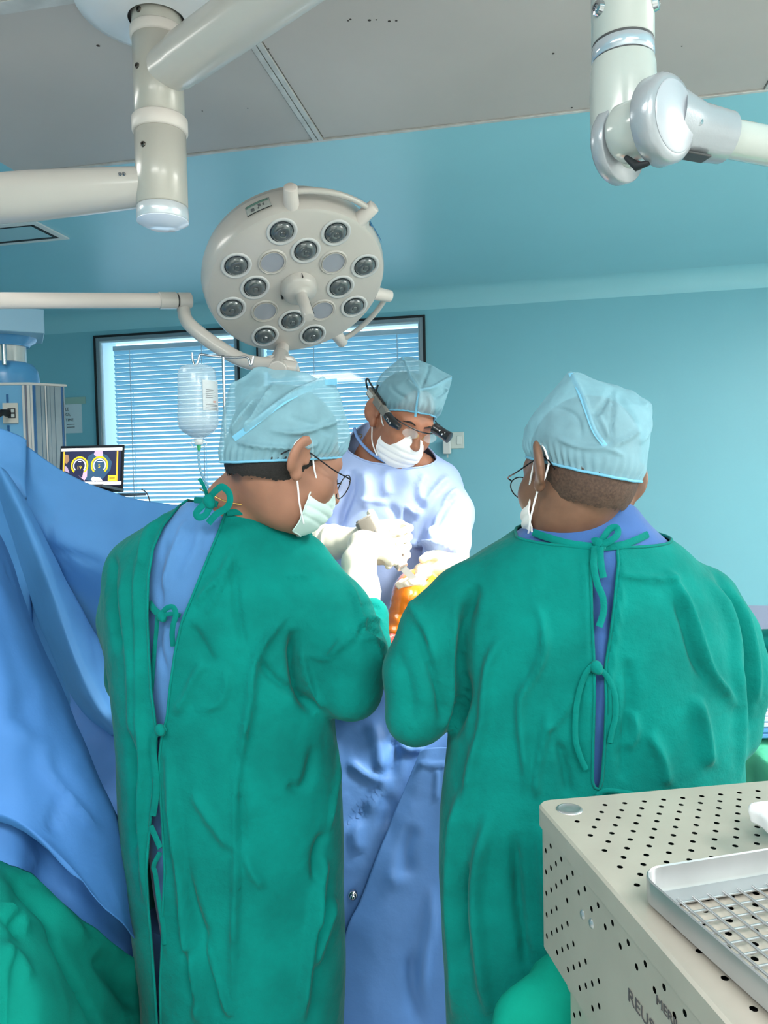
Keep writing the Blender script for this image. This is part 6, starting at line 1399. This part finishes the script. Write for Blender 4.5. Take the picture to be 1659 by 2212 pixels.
# operating table under the drape
m_tab = mat('table_pad', (48, 52, 58), .5)
zt_ = float(P(850, 1480, 2.0)[2]) - .12
ot = thing('operating_table', (-.15, 2.0, 0), 'operating table hidden beneath the blue drapes', 'table')
mb = MB(); mb.abox((-.75, 1.92, .70), (.62, 2.02, .82)); mb.build('table_top', m_tab, ot, bevel=.02)
mb = MB(); mb.cyl((-.1, 1.97, .02), (-.1, 1.97, .70), .05, n=24); mb.build('pedestal', m_alu, ot)
# green cloth over the trolley in the foreground left
tr = thing('trolley_drape', P(100, 2150, 1.2), 'dark green cloth heaped over a trolley below the blue screen drape', 'drape')
patch('cloth', [[(-420, 1700, 1.38), (-40, 1840, 1.33), (60, 1908, 1.32), (150, 1972, 1.32), (240, 2035, 1.40), (320, 2090, 1.55), (380, 2140, 1.68)],
    [(-420, 1770, 1.28), (-40, 1890, 1.23), (40, 1950, 1.22), (120, 2015, 1.23), (220, 2080, 1.34), (320, 2140, 1.54), (380, 2190, 1.66)],
    [(-420, 1920, 1.16), (-40, 2000, 1.11), (30, 2040, 1.11), (110, 2100, 1.13), (200, 2160, 1.27), (320, 2220, 1.53), (380, 2260, 1.65)],
    [(-420, 2110, 1.06), (-40, 2150, 1.03), (30, 2180, 1.03), (110, 2220, 1.06), (200, 2260, 1.22), (320, 2310, 1.52), (380, 2350, 1.64)],
    [(-420, 2600, .98), (-40, 2620, .97), (30, 2640, .97), (110, 2660, 1.0), (200, 2690, 1.18), (320, 2720, 1.5), (380, 2750, 1.62)]], m_gdrape, tr, 10, 10,
    [([(0, 1874), (50, 1935), (105, 1990), (120, 2040), (160, 2120), (195, 2190), (210, 2230)], 7, -.012), ([(20, 1870), (80, 1930), (140, 1990), (190, 2050)], 16, .010), ([(0, 1960), (30, 1980), (60, 2010)], 8, .010), ([(0, 1975), (25, 2000), (50, 2030)], 6, -.007), ([(0, 2040), (40, 2080), (60, 2120)], 14, .007), ([(215, 2050), (260, 2120), (310, 2180)], 22, -.018)], noise=.008, nf=6, seed=22)
# instrument table at the right edge
it = thing('instrument_table', (1.15, 1.95, 0), 'instrument table under a pale green cloth beyond the right-hand gown', 'table')
zt = float(P(1640, 1600, 1.9)[2])
fn = lambda p: rbox(p, (1.22, 1.98, zt / 2 + .1), (.36, .27, zt / 2 - .1), .03)
V, F = sdf_mesh(fn, (.80, 1.65, .17), (1.64, 2.31, zt + .05), .012); N_ = vnormals(V, F); V = V + N_ * (.012 * vnoise(V * np.array([9, 9, 3.]), 3) + .008 * vnoise(V * 22, 5))[:, None]; np_mesh('table_cloth', V, F, m_gdrape_l, it)
mb = MB()
for sx_ in (-.3, .3):
    for sy_ in (-.2, .2): mb.cyl((1.22 + sx_, 1.98 + sy_, .0), (1.22 + sx_, 1.98 + sy_, .25), .015, n=12)
mb.build('legs', m_steel, it)
pk = thing('drape_pack', P(1680, 1570, 1.86), 'folded stack of pale blue paper drapes on the pale green table', 'drape pack')
b0_ = P(1637, 1583, 1.86)
for i in range(6):
    mb = MB(); z_ = zt + .018 + i * .0135; mb.abox((b0_[0] + random.uniform(-.002, .002), b0_[1], z_), (b0_[0] + .22, b0_[1] + .16, z_ + (.0115 if i < 3 else .013))); mb.build('sheet', mat('pack_blue', (90, 150, 206), .7) if i < 2 else mat('pack_pale', (196, 214, 246), .7), pk, bevel=.003)
bn = P(1705, 1490, 2.14)
f_b = lambda p: smin(smin(ellip(p, (bn[0], bn[1], zt + .07), (.10, .09, .08)), ellip(p, (bn[0] - .02, bn[1], zt + .16), (.075, .07, .07)), .03), ellip(p, (bn[0] + .04, bn[1] - .03, zt + .11), (.06, .06, .06)), .03)
V, F = sdf_mesh(f_b, (bn[0] - .16, bn[1] - .16, zt - .03), (bn[0] + .18, bn[1] + .16, zt + .28), .006); N_ = vnormals(V, F); V = V + N_ * (.014 * np.abs(vnoise(V * np.array([18, 18, 30.]), 3)) + .006 * vnoise(V * 50, 5))[:, None]; V, F = clip_mesh(V, F, V[:, 2] - zt - .016)
tag(np_mesh('cloth_bundle', V, F, m_gown, None), 'crumpled dark green cloth bundle on the pale green table', 'cloth')

# ------------------------------------------------------------------ sterilising boxes, tray and trolley at the right
m_box = mat('anodised_aluminium', (180, 173, 162), .38, .35, var=(12, .05), bump=((200, .08, .0006),))
m_box_in = mat('box_inside_shade', (40, 38, 38), .7)  # near-black colour stands in for the shade inside the boxes
m_tray = mat('tray_steel', (176, 178, 180), .3, .75, var=(14, .06))
ZT = 1.05; yawb = math.radians(9); eu = np.array([math.sin(yawb), -math.cos(yawb), 0]); ev = np.array([math.cos(yawb), math.sin(yawb), 0])
pL_ = on_z(1390, 2000, ZT); pB_ = on_z(1450, 1703, ZT)
cu = float(np.dot(pB_, eu)); cvv = float(np.dot(pL_, ev)); CORN = eu * cu + ev * cvv
BU, BV, RB = .58, .44, .022
def bp(u, v, z, C=None): return (CORN if C is None else C) + eu * u + ev * v + np.array([0, 0, z])
def holed(mb, f, u0, u1, v0, v1, su, sv, r, hole):
    """plate in (u,v) built of cells su x sv, round hole where hole(i,j)"""
    ni, nj = max(1, round((u1 - u0) / su)), max(1, round((v1 - v0) / sv)); su, sv = (u1 - u0) / ni, (v1 - v0) / nj
    for i in range(ni):
        for j in range(nj):
            a, b = u0 + i * su, v0 + j * sv; c = (a + su / 2, b + sv / 2)
            if hole(i, j, c[0], c[1]):
                out = [(a, b), (a + su / 2, b), (a + su, b), (a + su, b + sv / 2), (a + su, b + sv), (a + su / 2, b + sv), (a, b + sv), (a, b + sv / 2)]
                inn = []
                for q in out:
                    t = math.atan2(q[1] - c[1], q[0] - c[0]); inn.append((c[0] + r * math.cos(t), c[1] + r * math.sin(t)))
                vs = [f(*q) for q in out + inn]; mb.add(vs, [(k, (k + 1) % 8, 8 + (k + 1) % 8, 8 + k) for k in range(8)])
            else: mb.add([f(a, b), f(a + su, b), f(a + su, b + sv), f(a, b + sv)], [(0, 1, 2, 3)])
def make_box(C, zt_, hh, label, marks):
    t = thing('sterilising_box', C + eu * BU / 2 + ev * BV / 2 + np.array([0, 0, zt_ - hh]), label, 'metal box', 'stacked perforated instrument boxes')
    F_ = lambda z: (lambda u, v: bp(u, v, z, C))
    lidm = MB(); ins = .024
    holed(lidm, F_(zt_), ins, BU - ins, ins, BV - ins, .0208, .01435, .0037, lambda i, j, u, v: (i + j) % 2 == 0 and not (u < .075 and v < .085 and u + v < .125))
    def outl(w, h, r, off=0): return [(a + BU / 2, b + BV / 2) for a, b in rounded_rect(w, h, r, 6)]
    o1 = outl(BU - .006, BV - .006, RB - .003); o0 = outl(BU - 2 * ins, BV - 2 * ins, .0008); o2 = outl(BU, BV, RB); n = len(o1)
    vs = [F_(zt_)(*q) for q in o0] + [F_(zt_)(*q) for q in o1] + [F_(zt_ - .003)(*q) for q in o2] + [F_(zt_ - .028)(*q) for q in o2] + [F_(zt_ - .028)(*q) for q in outl(BU - .004, BV - .004, RB - .002)]
    lidm.add(vs, [(k * n + i, k * n + (i + 1) % n, (k + 1) * n + (i + 1) % n, (k + 1) * n + i) for k in range(4) for i in range(n)])
    lid = lidm.build('lid', m_box, t, smooth=0)
    bodym = MB(); q = .004; o3 = outl(BU - 2 * q, BV - 2 * q, RB - q); zb = zt_ - hh
    # three plain walls and rounded corners, left wall perforated
    rr = RB
    ws = [i for i in range(n)]
    def wallf(u, w): return bp(u, q, zt_ - w, C)
    arcs = [(i, (i + 1) % n) for i in range(n)]
    for i, j in arcs:
        a, b = o3[i], o3[j]
        if abs(a[1] - q) < 1e-6 and abs(b[1] - q) < 1e-6 and abs(a[0] - b[0]) > .1: continue
        bodym.add([F_(zt_ - .02)(*a), F_(zt_ - .02)(*b), F_(zb)(*b), F_(zb)(*a)], [(0, 1, 2, 3)])
    def hol(i, j, u, w):
        if (i + j) % 2: return False
        if w < .032 or w > hh - .012: return False
        if w < .068: return True
        if u < .12: return not (abs(u - .075) < .02 and abs(w - .1) < .012) and w < hh - .02
        return u < .20 and w > .125
    if hh < .2:
        hol0 = hol
    holed(bodym, wallf, rr, BU - rr, .02, hh, .0185, .0155, .0036, hol)
    bodym.add([F_(zb)(*p) for p in o3], [tuple(range(n))])
    bod = bodym.build('box_body', m_box, t, smooth=0)
    mb = MB(); mb.add([bp(.012, .012, zt_ - hh + .004, C), bp(BU - .012, .012, zt_ - hh + .004, C), bp(BU - .012, BV - .012, zt_ - hh + .004, C), bp(.012, BV - .012, zt_ - hh + .004, C)] + [bp(.012, .012, zt_ - .008, C), bp(BU - .012, .012, zt_ - .008, C), bp(BU - .012, BV - .012, zt_ - .008, C), bp(.012, BV - .012, zt_ - .008, C)], [(0, 1, 2, 3), (4, 5, 6, 7), (0, 1, 5, 4), (1, 2, 6, 5), (2, 3, 7, 6), (3, 0, 4, 7)]); mb.build('interior_shade', m_box_in, t)  # added dark shell, so the holes show a shaded interior
    if marks:
        mb = MB(); mb.lathe(bp(.038, .036, zt_, C), (0, 0, 1), [(.018, .0), (.017, .0015), (.0145, .002), (.013, .0008), (.006, .0006), (.003, .0010), (0, .0012)], 28); mb.build('corner_rivet', m_tray, lid, smooth=50)
        nl = -ev
        for px, py in ((1259, 1976), (1278, 1995)):
            r_ = ray(px, py); tt = (np.dot(C + ev * q, ev)) / np.dot(r_, ev); o = CAM + r_ * tt
            mb = MB(); mb.lathe(o, nl, [(0, .003), (.004, .0022), (.0058, 0)], 16); mb.build('rivet', m_tray, bod, smooth=60)
        for s_, sz, px, py in (('REUS', .020, 1357, 2158), ('MERILH', .0135, 1418, 2166)):
            r_ = ray(px, py); tt = (np.dot(C + ev * q, ev)) / np.dot(r_, ev); o = CAM + r_ * tt + nl * .0006
            text_obj('stamped_lettering', s_, sz, o, eu, WZ, mat('stamp_ink', (74, 72, 74), .6), bod, .0003, 1.25)
    return t
make_box(CORN, ZT, .20, 'upper perforated aluminium instrument box with a wire mesh tray on its lid', True)
c2_ = on_z(1240, 2132, ZT - .215); C2 = eu * (cu + .045) + ev * float(np.dot(c2_, ev))
make_box(C2, ZT - .203, .185, 'lower perforated aluminium instrument box, mostly hidden beneath the box carrying the tray', False)
# wire mesh tray on the lid
ty_ = math.radians(14); tu = np.array([math.sin(ty_), -math.cos(ty_), 0]); tv = np.array([math.cos(ty_), math.sin(ty_), 0])
pt1 = on_z(1560, 2040, ZT + .03); pt2 = on_z(1580, 1845, ZT + .03); T0 = tu * float(np.dot(pt2, tu)) + tv * float(np.dot(pt1, tv)); TU, TV = .36, .30
tray = thing('mesh_tray', T0 + tu * TU / 2 + tv * TV / 2 + np.array([0, 0, ZT]), 'shallow steel tray with a wire grid base lying on the perforated lid', 'tray')
def tp_(u, v, z): return T0 + tu * (u + TU / 2) + tv * (v + TV / 2) + np.array([0, 0, ZT + z])
rm = MB(); rr_ = [(TU, TV, .03, .030), (TU - .003, TV - .003, .0285, .0312), (TU - .006, TV - .006, .027, .030), (TU - .010, TV - .010, .025, .008), (TU - .014, TV - .014, .023, .005), (TU - .06, TV - .06, .004, .004), (TU - .06, TV - .06, .004, .0022), (TU - .010, TV - .010, .025, .0022), (TU, TV, .03, .006)]
vs = [tp_(a, b, z) for w, h, r, z in rr_ for a, b in rounded_rect(w, h, r, 6)]; n = 28; m_ = len(rr_)
rm.add(vs, [(k * n + i, k * n + (i + 1) % n, ((k + 1) % m_) * n + (i + 1) % n, ((k + 1) % m_) * n + i) for k in range(m_) for i in range(n)]); rm.build('rim', m_tray, tray, smooth=40)
u = -(TU / 2 - .032)
while u < TU / 2 - .031:
    mb = MB(); mb.tube([tp_(u, -(TV / 2 - .028), .0052), tp_(u, TV / 2 - .028, .0052)], .0014, 8); mb.build('wire', m_tray, tray, smooth=80); u += .0185
v = -(TV / 2 - .032)
while v < TV / 2 - .031:
    mb = MB(); mb.tube([tp_(-(TU / 2 - .028), v, .0076), tp_(TU / 2 - .028, v, .0076)], .0014, 8); mb.build('wire', m_tray, tray, smooth=80); v += .0185
# white plastic wrap behind the tray
gz = on_z(1660, 1775, ZT + .02)
f_w = lambda p: smin(rbox(p, gz + np.array([.05, .0, .010]), (.075, .022, .011), .006, rotz(.30)), rbox(p, gz + np.array([.045, .012, .018]), (.07, .012, .006), .003, rotz(.36)), .008)
V, F = sdf_mesh(f_w, gz + np.array([-.06, -.06, -.022]), gz + np.array([.16, .08, .05]), .003); V = V + vnormals(V, F) * (.004 * vnoise(V * 40, 3))[:, None]; V, F = clip_mesh(V, F, V[:, 2] - ZT - .0012)
tag(np_mesh('gauze_pad', V, F, mat('gauze_white', (232, 234, 236), .6, translucent=.2), None), 'folded white gauze pad on the perforated lid behind the mesh tray', 'gauze')
# trolley carrying the boxes, under green cloth
zb_ = ZT - .203 - .185
cart = thing('box_trolley', (.55, .80, 0), 'trolley covered with light green cloth beneath the stacked metal boxes', 'trolley')
mc = eu * (cu + .30) + ev * (cvv + .25)
Mr = np.stack([eu, ev, [0, 0, 1]], 1)
f_t = lambda p: smin(rbox(p, (mc[0], mc[1], zb_ / 2 + .02), (.345, .33, zb_ / 2 - .022), .03, Mr), smin(ellip(p, on_z(1190, 2180, zb_ + .05) + np.array([0, 0, -.03]), (.09, .06, .075)), ellip(p, on_z(1290, 2125, zb_ + .06) + np.array([0, .01, -.02]), (.10, .05, .07)), .05), .05)
V, F = sdf_mesh(f_t, (-.05, .25, .03), (1.1, 1.4, zb_ + .16), .012); N_ = vnormals(V, F); V = V + N_ * (.012 * vnoise(V * np.array([12, 12, 8.]), 3) + .008 * vnoise(V * 26, 5))[:, None]
inb = (np.abs((V - mc) @ eu) < .36) & (np.abs((V - mc) @ ev - .01) < .28); V[:, 2] = np.where(inb & (V[:, 2] > zb_ - .02) & (V[:, 2] < zb_ + .05), np.minimum(V[:, 2], zb_ - .002), V[:, 2])
np_mesh('cloth', V, F, mat('trolley_green_cloth', (0, 142, 122), .85, spec=.2, var=(10, .12), bump=((420, .35, .0012), (30, .3, .005))), cart)
mb = MB()
for a in (-.3, .3):
    for b in (-.24, .24): o = mc + eu * a + ev * b; mb.cyl((o[0], o[1], 0), (o[0], o[1], .1), .02, n=12)
mb.build('castors', m_darkgrey, cart)
